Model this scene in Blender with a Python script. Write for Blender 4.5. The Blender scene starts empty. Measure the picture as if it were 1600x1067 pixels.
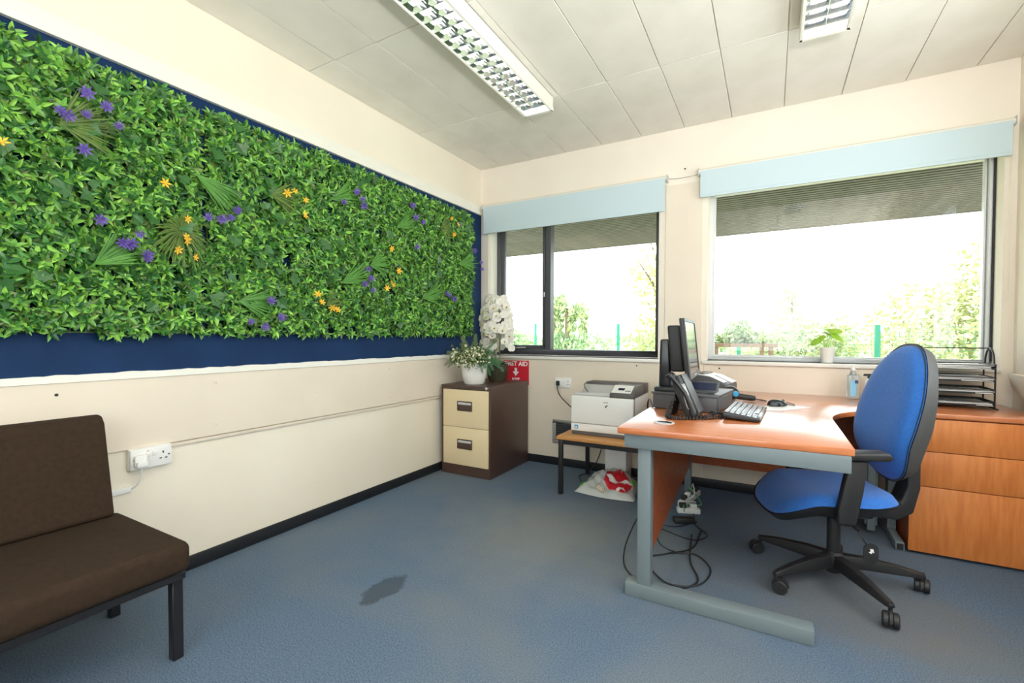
import bpy, bmesh, math, random
import numpy as np
from mathutils import Vector, Matrix

random.seed(7); rng = np.random.default_rng(11)
SC = bpy.context.scene
COL = SC.collection
PI = math.pi

# ------------------------------------------------------------------ camera
cam_d = bpy.data.cameras.new('camera'); cam = bpy.data.objects.new('camera', cam_d); COL.objects.link(cam)
F_PX, CY_PX, YAW, PITCH, ROLL = 717.227, 541.825, -0.51367, -0.02175, 0.00232
cam_d.sensor_width = 36; cam_d.lens = F_PX / 1600 * 36
cam_d.shift_y = (CY_PX - 533.5) / 1600
cam_d.clip_start = 0.05; cam_d.clip_end = 300
fw = Vector((math.sin(YAW)*math.cos(PITCH), math.cos(YAW)*math.cos(PITCH), math.sin(PITCH)))
r0 = Vector((math.cos(YAW), -math.sin(YAW), 0)); u0 = r0.cross(fw)
rr = math.cos(ROLL)*r0 + math.sin(ROLL)*u0; uu = -math.sin(ROLL)*r0 + math.cos(ROLL)*u0
M = Matrix((rr, uu, -fw)).transposed().to_4x4(); M.translation = Vector((2.44009, -3.71358, 1.13))
cam.matrix_world = M
SC.camera = cam

# ------------------------------------------------------------------ sky, exposure
wd = bpy.data.worlds.new('sky'); SC.world = wd; wd.use_nodes = True
bg = wd.node_tree.nodes['Background']
bg.inputs['Color'].default_value = (0.90, 0.955, 1.0, 1); bg.inputs['Strength'].default_value = 5.0
SC.view_settings.view_transform = 'Standard'; SC.view_settings.look = 'None'
SC.view_settings.gamma = 1; SC.view_settings.use_curve_mapping = False
SC.view_settings.exposure = 0.1
SC.cycles.use_denoising = True
SC.cycles.max_bounces = 10; SC.cycles.diffuse_bounces = 6; SC.cycles.transparent_max_bounces = 24
SC.cycles.sample_clamp_indirect = 8
def portal(name, loc, rot, sx, sy):
    l = bpy.data.lights.new(name, 'AREA'); l.shape = 'RECTANGLE'; l.size = sx; l.size_y = sy
    l.cycles.is_portal = True
    o = bpy.data.objects.new(name, l); COL.objects.link(o); o.location = loc; o.rotation_euler = rot
# daylight portals sit in the four window openings (sampling guides, they emit nothing of their own)
portal('portal_window_1', (0.87, 0.30, 1.60), (-PI/2, 0, 0), 1.6, 1.4)
portal('portal_window_2', (2.81, 0.30, 1.60), (-PI/2, 0, 0), 1.62, 1.4)
portal('portal_added_window_3', (3.85, -1.95, 1.6), (0, PI/2, 0), 1.4, 2.6)
portal('portal_added_window_4', (1.85, -5.2, 1.6), (PI/2, 0, 0), 2.9, 1.5)
TUBE_EMIT = 5.0
# the photographer's flash, turned up and bounced off the ceiling above the camera
fl = bpy.data.lights.new('bounce_flash', 'SPOT'); fl.energy = 360; fl.spot_size = math.radians(160); fl.spot_blend = 1.0; fl.shadow_soft_size = .12
fl.color = (1, 1, 1)
flo = bpy.data.objects.new('bounce_flash', fl); COL.objects.link(flo); flo.location = (3.1, -3.95, 1.45)
flo.rotation_euler = (Vector((3.0, -3.45, 2.72))-Vector((3.1, -3.95, 1.45))).to_track_quat('-Z', 'Y').to_euler()

# ------------------------------------------------------------------ colour + materials
def lin(r, g, b):
    f = lambda c: (c/255/12.92) if c/255 <= .04045 else ((c/255+.055)/1.055)**2.4
    return (f(r), f(g), f(b), 1)
MATS = {}
def mat(name, col, rough=.5, metal=0, spec=.5, col2=None, nscale=8, ncontrast=(.35,.65), bump=0, bscale=200,
        trans=0, emit=None, coat=0, sheen=0, stretch=None, detail=6):
    m = bpy.data.materials.new(name); m.use_nodes = True
    nt = m.node_tree; b = nt.nodes['Principled BSDF']
    b.inputs['Base Color'].default_value = col; b.inputs['Roughness'].default_value = rough
    b.inputs['Metallic'].default_value = metal; b.inputs['Specular IOR Level'].default_value = spec
    if trans: b.inputs['Transmission Weight'].default_value = trans
    if coat: b.inputs['Coat Weight'].default_value = coat; b.inputs['Coat Roughness'].default_value = .2
    if sheen: b.inputs['Sheen Weight'].default_value = sheen
    if emit: b.inputs['Emission Color'].default_value = emit[0]; b.inputs['Emission Strength'].default_value = emit[1]
    tc = nt.nodes.new('ShaderNodeTexCoord')
    src = tc.outputs['Object']
    if stretch:
        mp = nt.nodes.new('ShaderNodeMapping'); mp.inputs['Scale'].default_value = stretch
        nt.links.new(src, mp.inputs['Vector']); src = mp.outputs['Vector']
    if col2:
        n = nt.nodes.new('ShaderNodeTexNoise'); n.inputs['Scale'].default_value = nscale; n.inputs['Detail'].default_value = detail
        nt.links.new(src, n.inputs['Vector'])
        r = nt.nodes.new('ShaderNodeValToRGB')
        r.color_ramp.elements[0].position = ncontrast[0]; r.color_ramp.elements[0].color = col
        r.color_ramp.elements[1].position = ncontrast[1]; r.color_ramp.elements[1].color = col2
        nt.links.new(n.outputs['Fac'], r.inputs['Fac']); nt.links.new(r.outputs['Color'], b.inputs['Base Color'])
    if bump:
        n2 = nt.nodes.new('ShaderNodeTexNoise'); n2.inputs['Scale'].default_value = bscale; n2.inputs['Detail'].default_value = 3
        nt.links.new(tc.outputs['Object'], n2.inputs['Vector'])
        bp = nt.nodes.new('ShaderNodeBump'); bp.inputs['Strength'].default_value = bump; bp.inputs['Distance'].default_value = .004
        nt.links.new(n2.outputs['Fac'], bp.inputs['Height']); nt.links.new(bp.outputs['Normal'], b.inputs['Normal'])
    MATS[name] = m
    return m

cream = mat('cream_wall_paint', lin(241,233,216), .6, col2=lin(237,228,210), nscale=2, bump=.08, bscale=90)
cream_w = mat('window_wall_paint', lin(239,230,216), .6, col2=lin(235,225,211), nscale=2, bump=.08, bscale=90)
panel_p = mat('panel_paint', lin(232,220,203), .55, col2=lin(227,215,198), nscale=3, bump=.05, bscale=70)
white_gloss = mat('white_gloss_paint', lin(240,238,228), .35)
blue_p = mat('navy_wall_paint', lin(18,46,84), .65, spec=.2, col2=lin(21,52,93), nscale=4, bump=.1, bscale=120)
black_base = mat('black_skirting', lin(30,32,36), .45)
ceil_m = mat('ceiling_tile', lin(234,230,220), .75, col2=lin(224,220,208), nscale=3.5, ncontrast=(.4,.75), bump=.12, bscale=60, detail=8)
ceil_back = mat('ceiling_joint', lin(236,234,228), .7)
dark_frame = mat('dark_aluminium', lin(80,80,85), .35, spec=.5)
white_frame = mat('white_aluminium', lin(226,228,230), .3)
sill_w = mat('sill_white', lin(234,231,224), .35)
blind_f = mat('pale_blue_blind_fabric', lin(196,214,220), .8, bump=.05, bscale=400)
blind_t = mat('blind_tube', lin(226,224,214), .4)
brown_fab = mat('brown_upholstery', lin(60,46,35), .95, col2=lin(53,41,31), nscale=60, bump=.3, bscale=500, spec=.2)
black_met = mat('black_metal', lin(30,29,32), .4)
brown_met = mat('brown_steel', lin(78,58,50), .38)
cream_met = mat('coffee_cream_steel', lin(228,209,170), .4)
chrome = mat('chrome', lin(215,215,215), .15, metal=1)
grey_met = mat('grey_powdercoat', lin(118,130,135), .42)
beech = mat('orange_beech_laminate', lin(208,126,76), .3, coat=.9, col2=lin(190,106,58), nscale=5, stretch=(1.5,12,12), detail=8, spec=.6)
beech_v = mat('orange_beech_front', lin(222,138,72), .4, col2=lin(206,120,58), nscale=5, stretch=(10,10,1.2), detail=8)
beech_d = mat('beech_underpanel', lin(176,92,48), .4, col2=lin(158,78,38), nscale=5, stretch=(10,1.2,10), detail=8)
oak = mat('table_top_wood', lin(205,150,88), .35, col2=lin(186,130,70), nscale=5, stretch=(1.5,12,12), detail=8)
blue_fab = mat('royal_blue_upholstery', lin(40,108,192), .9, col2=lin(34,99,182), nscale=80, bump=.25, bscale=600, sheen=.2)
black_pl = mat('black_plastic', lin(38,38,40), .5, bump=.06, bscale=300)
shell_pl = mat('chair_shell_plastic', lin(72,72,72), .55, bump=.06, bscale=300)
black_gl = mat('black_gloss_plastic', lin(30,32,36), .22)
dgrey_pl = mat('dark_grey_plastic', lin(82,82,86), .45)
mgrey_pl = mat('mid_grey_plastic', lin(96,92,92), .5)
lgrey_pl = mat('light_grey_plastic', lin(196,196,198), .4)
white_pl = mat('white_plastic', lin(236,236,234), .35)
paper = mat('white_paper', lin(244,244,242), .6)
navy_lcd = mat('lcd_dark', lin(38,46,70), .12)
screen_m = mat('monitor_screen', lin(28,32,32), .06, spec=.8)
white_cer = mat('white_ceramic', lin(240,240,234), .25)
dark_pot = mat('dark_wicker', lin(70,66,44), .7, col2=lin(46,44,30), nscale=60, bump=.6, bscale=120)
petal_w = mat('white_petal', lin(230,227,216), .6)
petal_y = mat('yellow_petal', lin(252,202,60), .6)
petal_p = mat('purple_petal', lin(140,118,200), .65)
lip_y = mat('orchid_lip', lin(196,170,50), .6)
bud_m = mat('blossom_white', lin(240,238,214), .7)
stem_m = mat('stem_green', lin(96,116,58), .6)
fern_m = mat('fern_green', lin(84,112,62), .6, col2=lin(110,120,66), nscale=12)
fern_b = mat('fern_blue_green', lin(70,122,92), .6, col2=lin(86,130,74), nscale=12)
grass_m = mat('tuft_green', lin(86,146,52), .45, col2=lin(70,126,44), nscale=15)
grass_o = mat('tuft_olive', lin(92,120,44), .5, col2=lin(80,106,38), nscale=15)
lime_leaf = mat('lime_leaf', lin(168,204,66), .4, col2=lin(142,188,56), nscale=20)
red_m = mat('sign_red', lin(206,40,58), .35)
red_bag = mat('print_red', lin(214,40,54), .35)
sign_w = mat('sign_white', lin(245,240,240), .4)
bag_m = mat('bag_plastic', lin(196,201,200), .22, bump=1.0, bscale=18)
green_pr = mat('print_green', lin(92,190,60), .4)
barcode_m = mat('barcode_tan', lin(176,164,140), .5)
blue_lab = mat('energy_label_blue', lin(60,160,214), .4)
gel_m = mat('clear_gel', lin(226,240,246), .1, trans=.8)
gel_blue = mat('gel_label_blue', lin(140,200,234), .3)
navy_lab = mat('label_navy', lin(52,62,110), .4)
mirror = mat('louvre_mirror', lin(228,230,232), .1, metal=1)
lamp_w = mat('luminaire_white', lin(238,236,226), .35)
tube_m = mat('fluorescent_tube', lin(250,250,250), .4, emit=((1, .98, .94, 1), TUBE_EMIT))
soffit_m = mat('soffit_timber', lin(100,96,88), .7, col2=lin(86,83,76), nscale=6)
soffit_d = mat('soffit_void', lin(52,50,46), .8)
post_g = mat('fence_green', lin(30,140,110), .5)
timber = mat('planter_timber', lin(132,104,82), .7)
bark = mat('bark', lin(120,104,80), .9)
lawn = mat('lawn', lin(176,182,134), .95, col2=lin(200,196,158), nscale=.6)
grout = mat('dark_fitting_grey', lin(40,40,40), .6)  # plain dark grey for slots, screws, gasket and vent back
green_plug = mat('plug_green', lin(110,180,130), .4)
vent_m = mat('vent_grey', lin(160,156,150), .45)
concrete = mat('outer_wall_brick', lin(150,120,100), .9)

def leaf_material(name, rough=.38, spec=.5):
    m = bpy.data.materials.new(name); m.use_nodes = True
    nt = m.node_tree; b = nt.nodes['Principled BSDF']
    a = nt.nodes.new('ShaderNodeAttribute'); a.attribute_name = 'Col'
    nt.links.new(a.outputs['Color'], b.inputs['Base Color'])
    b.inputs['Roughness'].default_value = rough; b.inputs['Specular IOR Level'].default_value = spec
    return m
leaf_m = leaf_material('artificial_leaf', .34, .55)
tree_m = leaf_material('tree_leaf', .7, .2)

def glass_material():
    m = bpy.data.materials.new('window_glass'); m.use_nodes = True
    nt = m.node_tree; nt.nodes.clear()
    o = nt.nodes.new('ShaderNodeOutputMaterial'); mx = nt.nodes.new('ShaderNodeMixShader')
    t = nt.nodes.new('ShaderNodeBsdfTransparent'); g = nt.nodes.new('ShaderNodeBsdfGlossy'); g.inputs['Roughness'].default_value = .01
    t.inputs['Color'].default_value = (.97, .985, .975, 1)
    lw = nt.nodes.new('ShaderNodeLayerWeight'); lw.inputs['Blend'].default_value = .5
    p = nt.nodes.new('ShaderNodeMath'); p.operation = 'POWER'; p.inputs[1].default_value = 4
    a = nt.nodes.new('ShaderNodeMath'); a.operation = 'MULTIPLY_ADD'; a.inputs[1].default_value = .7; a.inputs[2].default_value = .045
    nt.links.new(lw.outputs['Facing'], p.inputs[0]); nt.links.new(p.outputs[0], a.inputs[0])
    nt.links.new(a.outputs[0], mx.inputs['Fac']); nt.links.new(t.outputs[0], mx.inputs[1]); nt.links.new(g.outputs[0], mx.inputs[2])
    nt.links.new(mx.outputs[0], o.inputs['Surface'])
    return m
glass = glass_material()

def carpet_material():
    m = bpy.data.materials.new('blue_carpet'); m.use_nodes = True
    nt = m.node_tree; b = nt.nodes['Principled BSDF']; b.inputs['Roughness'].default_value = .95
    b.inputs['Specular IOR Level'].default_value = .15
    tc = nt.nodes.new('ShaderNodeTexCoord')
    def noise(sc, det=4, dist=0):
        n = nt.nodes.new('ShaderNodeTexNoise'); n.inputs['Scale'].default_value = sc; n.inputs['Detail'].default_value = det
        n.inputs['Distortion'].default_value = dist
        nt.links.new(tc.outputs['Object'], n.inputs['Vector']); return n.outputs['Fac']
    def ramp(fac, p0, c0, p1, c1):
        r = nt.nodes.new('ShaderNodeValToRGB'); e = r.color_ramp.elements
        e[0].position = p0; e[0].color = c0; e[1].position = p1; e[1].color = c1
        nt.links.new(fac, r.inputs['Fac']); return r.outputs['Color']
    def mix(f, a, c, typ='MIX'):
        x = nt.nodes.new('ShaderNodeMix'); x.data_type = 'RGBA'; x.blend_type = typ
        if isinstance(f, float): x.inputs[0].default_value = f
        else: nt.links.new(f, x.inputs[0])
        for s, v in ((6, a), (7, c)):
            if isinstance(v, tuple): x.inputs[s].default_value = v
            else: nt.links.new(v, x.inputs[s])
        return x.outputs[2]
    W = (1,1,1,1); K = (0,0,0,1)
    fibre = ramp(noise(190, 3), .30, lin(66,87,112), .72, lin(116,133,152))
    worn = mix(ramp(noise(1.1, 5, .6), .46, K, .74, W), fibre, mix(.45, fibre, lin(128,128,122)))
    # worn, greyed patch where the office chair rolls, and one dark spill
    def blob(cx, cy, rx, ry, soft, ns, amp):
        mp = nt.nodes.new('ShaderNodeMapping'); mp.inputs['Location'].default_value = (-cx/rx, -cy/ry, 0); mp.inputs['Scale'].default_value = (1/rx, 1/ry, 0)
        nt.links.new(tc.outputs['Object'], mp.inputs['Vector'])
        ln = nt.nodes.new('ShaderNodeVectorMath'); ln.operation = 'LENGTH'; nt.links.new(mp.outputs[0], ln.inputs[0])
        ma = nt.nodes.new('ShaderNodeMath'); ma.operation = 'MULTIPLY_ADD'; ma.inputs[1].default_value = amp
        nt.links.new(noise(ns, 4), ma.inputs[0]); nt.links.new(ln.outputs['Value'], ma.inputs[2])
        hf = nt.nodes.new('ShaderNodeMath'); hf.operation = 'MULTIPLY'; hf.inputs[1].default_value = .5
        nt.links.new(ma.outputs[0], hf.inputs[0])
        return ramp(hf.outputs[0], (1-soft+amp*.5)/2, W, (1+amp*.5)/2, K)
    c1 = mix(blob(2.85, -1.35, .55, .5, .6, 5, .9), worn, mix(.5, worn, lin(118,112,102)))
    c2 = mix(blob(.945, -2.225, .07, .135, .18, 16, .9), c1, mix(.6, c1, lin(56,62,66)))
    c3 = mix(blob(1.15, -1.55, .16, .3, .5, 9, 1.2), c2, mix(.14, c2, lin(60,66,72)))
    c3 = mix(blob(1.35, -1.35, .95, .75, .8, 4, .8), c3, mix(.42, c3, lin(152,150,142)))  # wide pale blob: fading plus the brightly lit floor centre, painted into the colour
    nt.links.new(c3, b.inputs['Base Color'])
    bp = nt.nodes.new('ShaderNodeBump'); bp.inputs['Strength'].default_value = .25; bp.inputs['Distance'].default_value = .003
    nt.links.new(noise(380, 2), bp.inputs['Height']); nt.links.new(bp.outputs['Normal'], b.inputs['Normal'])
    return m
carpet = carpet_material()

# ------------------------------------------------------------------ mesh helpers
class MB:
    def __init__(s, off=(0,0,0)): s.v = []; s.f = []; s.off = Vector(off)
    def add(s, vs, fs):
        n = len(s.v); s.v += [tuple(Vector(p) - s.off) for p in vs]; s.f += [tuple(i+n for i in f) for f in fs]; return s
    def box(s, x0, y0, z0, x1, y1, z1):
        v = [(x,y,z) for x in (x0,x1) for y in (y0,y1) for z in (z0,z1)]
        return s.add(v, [(0,1,3,2),(4,6,7,5),(0,4,5,1),(2,3,7,6),(0,2,6,4),(1,5,7,3)])
    def prism(s, poly, axis, a, b):
        def P(p, t):
            return {'x': (t, p[0], p[1]), 'y': (p[0], t, p[1]), 'z': (p[0], p[1], t)}[axis]
        n = len(poly)
        v = [P(p, a) for p in poly] + [P(p, b) for p in poly]
        return s.add(v, [tuple(range(n))[::-1], tuple(range(n, 2*n))] + [(i, (i+1) % n, (i+1) % n + n, i+n) for i in range(n)])
    def lathe(s, prof, c=(0,0,0), n=24, cap=True):
        v = []; f = []
        for (r, z) in prof:
            for k in range(n):
                a = 2*PI*k/n; v.append((c[0]+r*math.cos(a), c[1]+r*math.sin(a), c[2]+z))
        for i in range(len(prof)-1):
            for k in range(n):
                f.append((i*n+k, i*n+(k+1) % n, (i+1)*n+(k+1) % n, (i+1)*n+k))
        if cap: f.append(tuple(range(n))[::-1]); f.append(tuple((len(prof)-1)*n+k for k in range(n)))
        return s.add(v, f)
    def tube(s, pts, r, n=8):
        pts = [Vector(p) for p in pts]; v = []; f = []
        rad = r if isinstance(r, (list, tuple)) else [r]*len(pts)
        up = None
        for i, p in enumerate(pts):
            t = (pts[min(i+1, len(pts)-1)] - pts[max(i-1, 0)]).normalized()
            if up is None:
                up = Vector((0,0,1)) if abs(t.z) < .9 else Vector((1,0,0))
            a = t.cross(up); 
            if a.length < 1e-5: a = t.cross(Vector((0,1,0)))
            a.normalize(); b = a.cross(t).normalized(); up = b
            for k in range(n):
                q = 2*PI*k/n; v.append(p + a*math.cos(q)*rad[i] + b*math.sin(q)*rad[i])
        m = len(pts)
        for i in range(m-1):
            for k in range(n): f.append((i*n+k, i*n+(k+1) % n, (i+1)*n+(k+1) % n, (i+1)*n+k))
        f.append(tuple(range(n))[::-1]); f.append(tuple((m-1)*n+k for k in range(n)))
        return s.add(v, f)
    def ell(s, c, r, nu=14, nv=9):
        prof = [(math.sin(PI*j/nv), -math.cos(PI*j/nv)) for j in range(nv+1)]
        v = []; f = []
        for (q, z) in prof:
            for k in range(nu): v.append((c[0]+r[0]*q*math.cos(2*PI*k/nu), c[1]+r[1]*q*math.sin(2*PI*k/nu), c[2]+r[2]*z))
        for j in range(nv):
            for k in range(nu): f.append((j*nu+k, j*nu+(k+1) % nu, (j+1)*nu+(k+1) % nu, (j+1)*nu+k))
        return s.add(v, f)
    def dome(s, outline, rings, fn, close=None):
        """concentric rings of an outline; fn(a, b, rho) -> 3D point"""
        m = len(outline); v = [fn(0, 0, 0)]; f = []
        for k in range(1, rings+1):
            q = k/rings
            for (a, b) in outline: v.append(fn(a*q, b*q, q))
        for i in range(m): f.append((0, 1+i, 1+(i+1) % m))
        for k in range(rings-1):
            for i in range(m):
                a = 1+k*m; b = a+m; f.append((a+i, b+i, b+(i+1) % m, a+(i+1) % m))
        return s.add(v, f)
    def mesh(s, name, bevel=0, seg=2, smooth=40):
        me = bpy.data.meshes.new(name); me.from_pydata(s.v, [], s.f)
        bm = bmesh.new(); bm.from_mesh(me)
        bmesh.ops.remove_doubles(bm, verts=bm.verts, dist=1e-6)
        bmesh.ops.recalc_face_normals(bm, faces=bm.faces)
        if bevel:
            es = [e for e in bm.edges if len(e.link_faces) == 2 and e.calc_face_angle(0) > .5]
            bmesh.ops.bevel(bm, geom=es, offset=bevel, segments=seg, affect='EDGES', profile=.5, clamp_overlap=True)
        bm.to_mesh(me); bm.free()
        if smooth:
            me.polygons.foreach_set('use_smooth', [True]*len(me.polygons)); me.set_sharp_from_angle(angle=math.radians(smooth))
        return me
    def build(s, name, m, parent=None, bevel=0, seg=2, smooth=40, loc=None, rot=None):
        return link(name, s.mesh(name, bevel, seg, smooth), m, parent, loc, rot)

def link(name, me, m, parent=None, loc=None, rot=None):
    if m is not None and not me.materials: me.materials.append(m)
    o = bpy.data.objects.new(name, me); COL.objects.link(o)
    if parent is not None: o.parent = parent
    if loc is not None: o.location = loc
    if rot is not None: o.rotation_euler = rot
    return o
def tag(o, label, cat, group=None):
    o['label'] = label; o['category'] = cat
    if group: o['group'] = group
    return o
def thing(name, label, cat, loc=(0,0,0), rz=0, group=None):
    o = bpy.data.objects.new(name, None); COL.objects.link(o); o.location = loc; o.rotation_euler = (0,0,rz)
    o.empty_display_size = .05
    return tag(o, label, cat, group)
def struct(o): o['kind'] = 'structure'; return o
def spline(pts, n=8):
    P = [Vector(p) for p in pts]; P = [2*P[0]-P[1]] + P + [2*P[-1]-P[-2]]; out = []
    for i in range(1, len(P)-2):
        for k in range(n):
            t = k/n; a, b, c, d = P[i-1:i+3]
            out.append(.5*((2*b)+(c-a)*t+(2*a-5*b+4*c-d)*t*t+(3*b-a-3*c+d)*t**3))
    out.append(P[-2]); return out
def rrect(w, h, r, n=5):
    o = []
    for (sx, sy, a0) in ((1,1,0),(-1,1,PI/2),(-1,-1,PI),(1,-1,3*PI/2)):
        for k in range(n+1):
            a = a0+PI/2*k/n; o.append((sx*(w-r)+r*math.cos(a), sy*(h-r)+r*math.sin(a)))
    return o
def text_mesh(name, txt, size, m, parent, loc, rot, bold=0.0, extrude=.0006, align='CENTER', sx=1):
    c = bpy.data.curves.new(name, 'FONT'); c.body = txt; c.size = size; c.extrude = extrude; c.offset = bold
    c.align_x = align; c.align_y = 'CENTER'; c.resolution_u = 3
    t = bpy.data.objects.new(name+'_curve', c); COL.objects.link(t)
    bpy.context.view_layer.update()
    me = bpy.data.meshes.new_from_object(t.evaluated_get(bpy.context.evaluated_depsgraph_get()))
    bpy.data.objects.remove(t); bpy.data.curves.remove(c)
    me.name = name; me.materials.clear()
    o = link(name, me, m, parent, loc, rot); o.scale = (sx, 1, 1); return o

# ================================================================== the room
H = 2.721; XR = 3.655; YF = -5.0
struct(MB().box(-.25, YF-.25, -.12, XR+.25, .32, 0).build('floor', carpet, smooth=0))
# ceiling and its tiles
ce = struct(MB().box(-.25, YF-.25, H+.012, XR+.25, .32, H+.16).build('ceiling', ceil_back, smooth=0))
xs = [0] + [.232+.3237*k for k in range(0, 11)] + [XR]; xs = [x for x in xs if x <= XR]
ys = [0, -.908, -1.882, -2.856, -3.83, -4.8, YF]
tile_meshes = {}
for i in range(len(xs)-1):
    for j in range(len(ys)-1):
        w = round(xs[i+1]-xs[i]-.0045, 4); d = round(ys[j]-ys[j+1]-.006, 4)
        if w < .02: continue
        dz = random.uniform(-.0012, .0012)
        key = (w, d)
        if key not in tile_meshes:
            tile_meshes[key] = MB().box(-w/2, -d/2, 0, w/2, d/2, .0135).mesh('ceiling_tile', .0015, 1)
        link('ceiling_tile', tile_meshes[key], ceil_m, ce, ((xs[i]+xs[i+1])/2, (ys[j]+ys[j+1])/2, H+dz))
# left wall with painted band, panel board and rails
wl = struct(MB().box(-.25, YF-.25, 0, 0, .32, H+.012).build('wall_left', cream, smooth=0))
MB().box(0, YF, .965, .004, -.001, 2.29).build('painted_band', blue_p, wl, smooth=0)
MB().box(0, YF, .634, .014, -.001, .945).build('dado_board', panel_p, wl, .002, 1)
struct(MB().prism([(0,2.286),(.024,2.286),(.026,2.292),(.026,2.33),(.012,2.372),(0,2.376)], 'y', YF, -.001).build('trim_1', white_gloss, smooth=20))
t2 = MB(); N = 160; v = []
for k in range(N+1):
    y = YF + (0-.001-YF)*k/N; zt = .975 + random.uniform(-.0025, .0025)
    v += [(.0, y, .945), (.02, y, .945), (.02, y, zt), (.0, y, zt)]
f = []
for k in range(N):
    for a in range(4): f.append((k*4+a, k*4+(a+1) % 4, k*4+4+(a+1) % 4, k*4+4+a))
t2.add(v, f+[(0,1,2,3), (4*N,4*N+1,4*N+2,4*N+3)]); struct(t2.build('trim_2', white_gloss, smooth=0))
struct(MB().box(0, YF, 0, .012, -.001, .068).build('baseboard_left', black_base, bevel=.003, seg=2))
scr = MB().lathe([(.006,0),(.006,.003),(.003,.005)], n=10).mesh('screw')
for (y, z) in ((-2.441,.899),(-2.441,.689),(-1.235,.899),(-1.228,.683),(-.75,.90),(-.75,.69),(-1.85,.79)):
    link('screw', scr, panel_p, wl, (.014, y, z), (0, PI/2, 0))
link('screw_hole', scr.copy(), None, wl, (.0125, -3.031, .899), (0, PI/2, 0)).data.materials.append(grout)
bpy.data.objects['screw_hole'].data.materials.pop(index=0)

# window wall, two openings
W1 = (.085, 1.665, .957, 2.26); W2 = (2.02, 3.60, .957, 2.26)
wb = MB()
wb.box(-.25, 0, -.12, XR+.25, .32, .957); wb.box(-.25, 0, 2.26, XR+.25, .32, H+.012)
wb.box(-.25, 0, .957, W1[0], .32, 2.26); wb.box(W1[1], 0, .957, W2[0], .32, 2.26); wb.box(W2[1], 0, .957, XR+.25, .32, 2.26)
wbk = struct(wb.build('wall_back', cream_w, smooth=0))
MB().box(.002, -.006, .07, 1.708, 0, .925).build('wall_panel', panel_p, wbk, .0015, 1)
MB().box(1.714, -.006, .07, 1.984, 0, 2.30).build('wall_panel', panel_p, wbk, .0015, 1)
MB().box(2.002, -.006, .07, 3.588, 0, .925).build('wall_panel', panel_p, wbk, .0015, 1)
for (x, z, m_) in ((1.50,.90,grout),(2.11,.90,grout),(1.855,2.41,grout),(.66,.90,panel_p)):
    l = link('screw', scr.copy(), None, wbk, (x, -.005, z), (PI/2, 0, 0)); l.data.materials.clear(); l.data.materials.append(m_)
struct(MB().box(.012, -.013, 0, XR-.012, 0, .068).build('baseboard_back', black_base, bevel=.003, seg=2))

# right wall and front wall (behind the camera), each opened for an added window
wr = MB(); wy0, wy1 = -3.25, -.65
wr.box(XR, YF-.25, -.12, XR+.25, .32, .95); wr.box(XR, YF-.25, 2.3, XR+.25, .32, H+.012)
wr.box(XR, YF-.25, .95, XR+.25, wy0, 2.3); wr.box(XR, wy1, .95, XR+.25, .32, 2.3)
wrr = struct(wr.build('wall_right', cream_w, smooth=0))
MB().box(XR-.012, -.30, .93, XR, -.07, 2.32).build('architrave', panel_p, wrr, .003, 2)
MB().prism([(-.09,.93),(-.09,.915),(-.13,.86),(-.22,.82),(-.3,.81),(-.3,.93)], 'x', XR-.05, XR).build('sill_bracket', panel_p, wrr, .004, 2)
wf = MB(); fx0, fx1 = .45, 3.25
wf.box(-.25, YF-.25, -.12, XR+.25, YF, .85); wf.box(-.25, YF-.25, 2.3, XR+.25, YF, H+.012)
wf.box(-.25, YF-.25, .85, fx0, YF, 2.3); wf.box(fx1, YF-.25, .85, XR+.25, YF, 2.3)
struct(wf.build('wall_front', cream, smooth=0))

def rect_frame(mb, axis, a0, a1, z0, z1, w, d0, d1):
    """picture-frame of bars; axis = the wall's run ('x' or 'y')"""
    def bx(p0, p1, q0, q1):
        if axis == 'x': mb.box(p0, d0, q0, p1, d1, q1)
        else: mb.box(d0, p0, q0, d1, p1, q1)
    bx(a0, a1, z0, z0+w); bx(a0, a1, z1-w, z1); bx(a0, a0+w, z0+w, z1-w); bx(a1-w, a1, z0+w, z1-w)
    return mb
def win_root(name, loc):
    o = bpy.data.objects.new(name, None); COL.objects.link(o); o.location = loc; return struct(o)
# window 1: dark aluminium, sliding left sash
o1 = (.87, .17, .957); w1 = win_root('window_1', o1)
rect_frame(MB(o1), 'x', .085, 1.665, .962, 2.255, .052, .14, .22).build('frame', dark_frame, w1, .003, 1)
MB(o1).box(.62, .135, 1.012, .672, .215, 2.215).build('mullion', dark_frame, w1, .003, 1)
rect_frame(MB(o1), 'x', .135, .625, 1.010, 2.215, .042, .15, .185).build('sash', dark_frame, w1, .003, 1)
MB(o1).box(.20, .128, 1.018, .42, .15, 1.034).build('sash_handle', chrome, w1, .004, 2)
MB(o1).box(.600, .138, 1.50, .612, .15, 1.545).build('catch', white_pl, w1, .003, 1)
MB(o1).box(.175, .168, 1.050, .585, .172, 2.175).build('pane', glass, w1, smooth=0)
MB(o1).box(.672, .178, 1.012, 1.615, .182, 2.205).build('pane', glass, w1, smooth=0)
MB(o1).box(.085, -.022, .930, 1.69, .145, .957).build('sill', sill_w, w1, .003, 2)
MB(o1).box(.087, .02, .957, .097, .14, 2.25).build('reveal_lining', white_gloss, w1, .002, 1)
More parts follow.
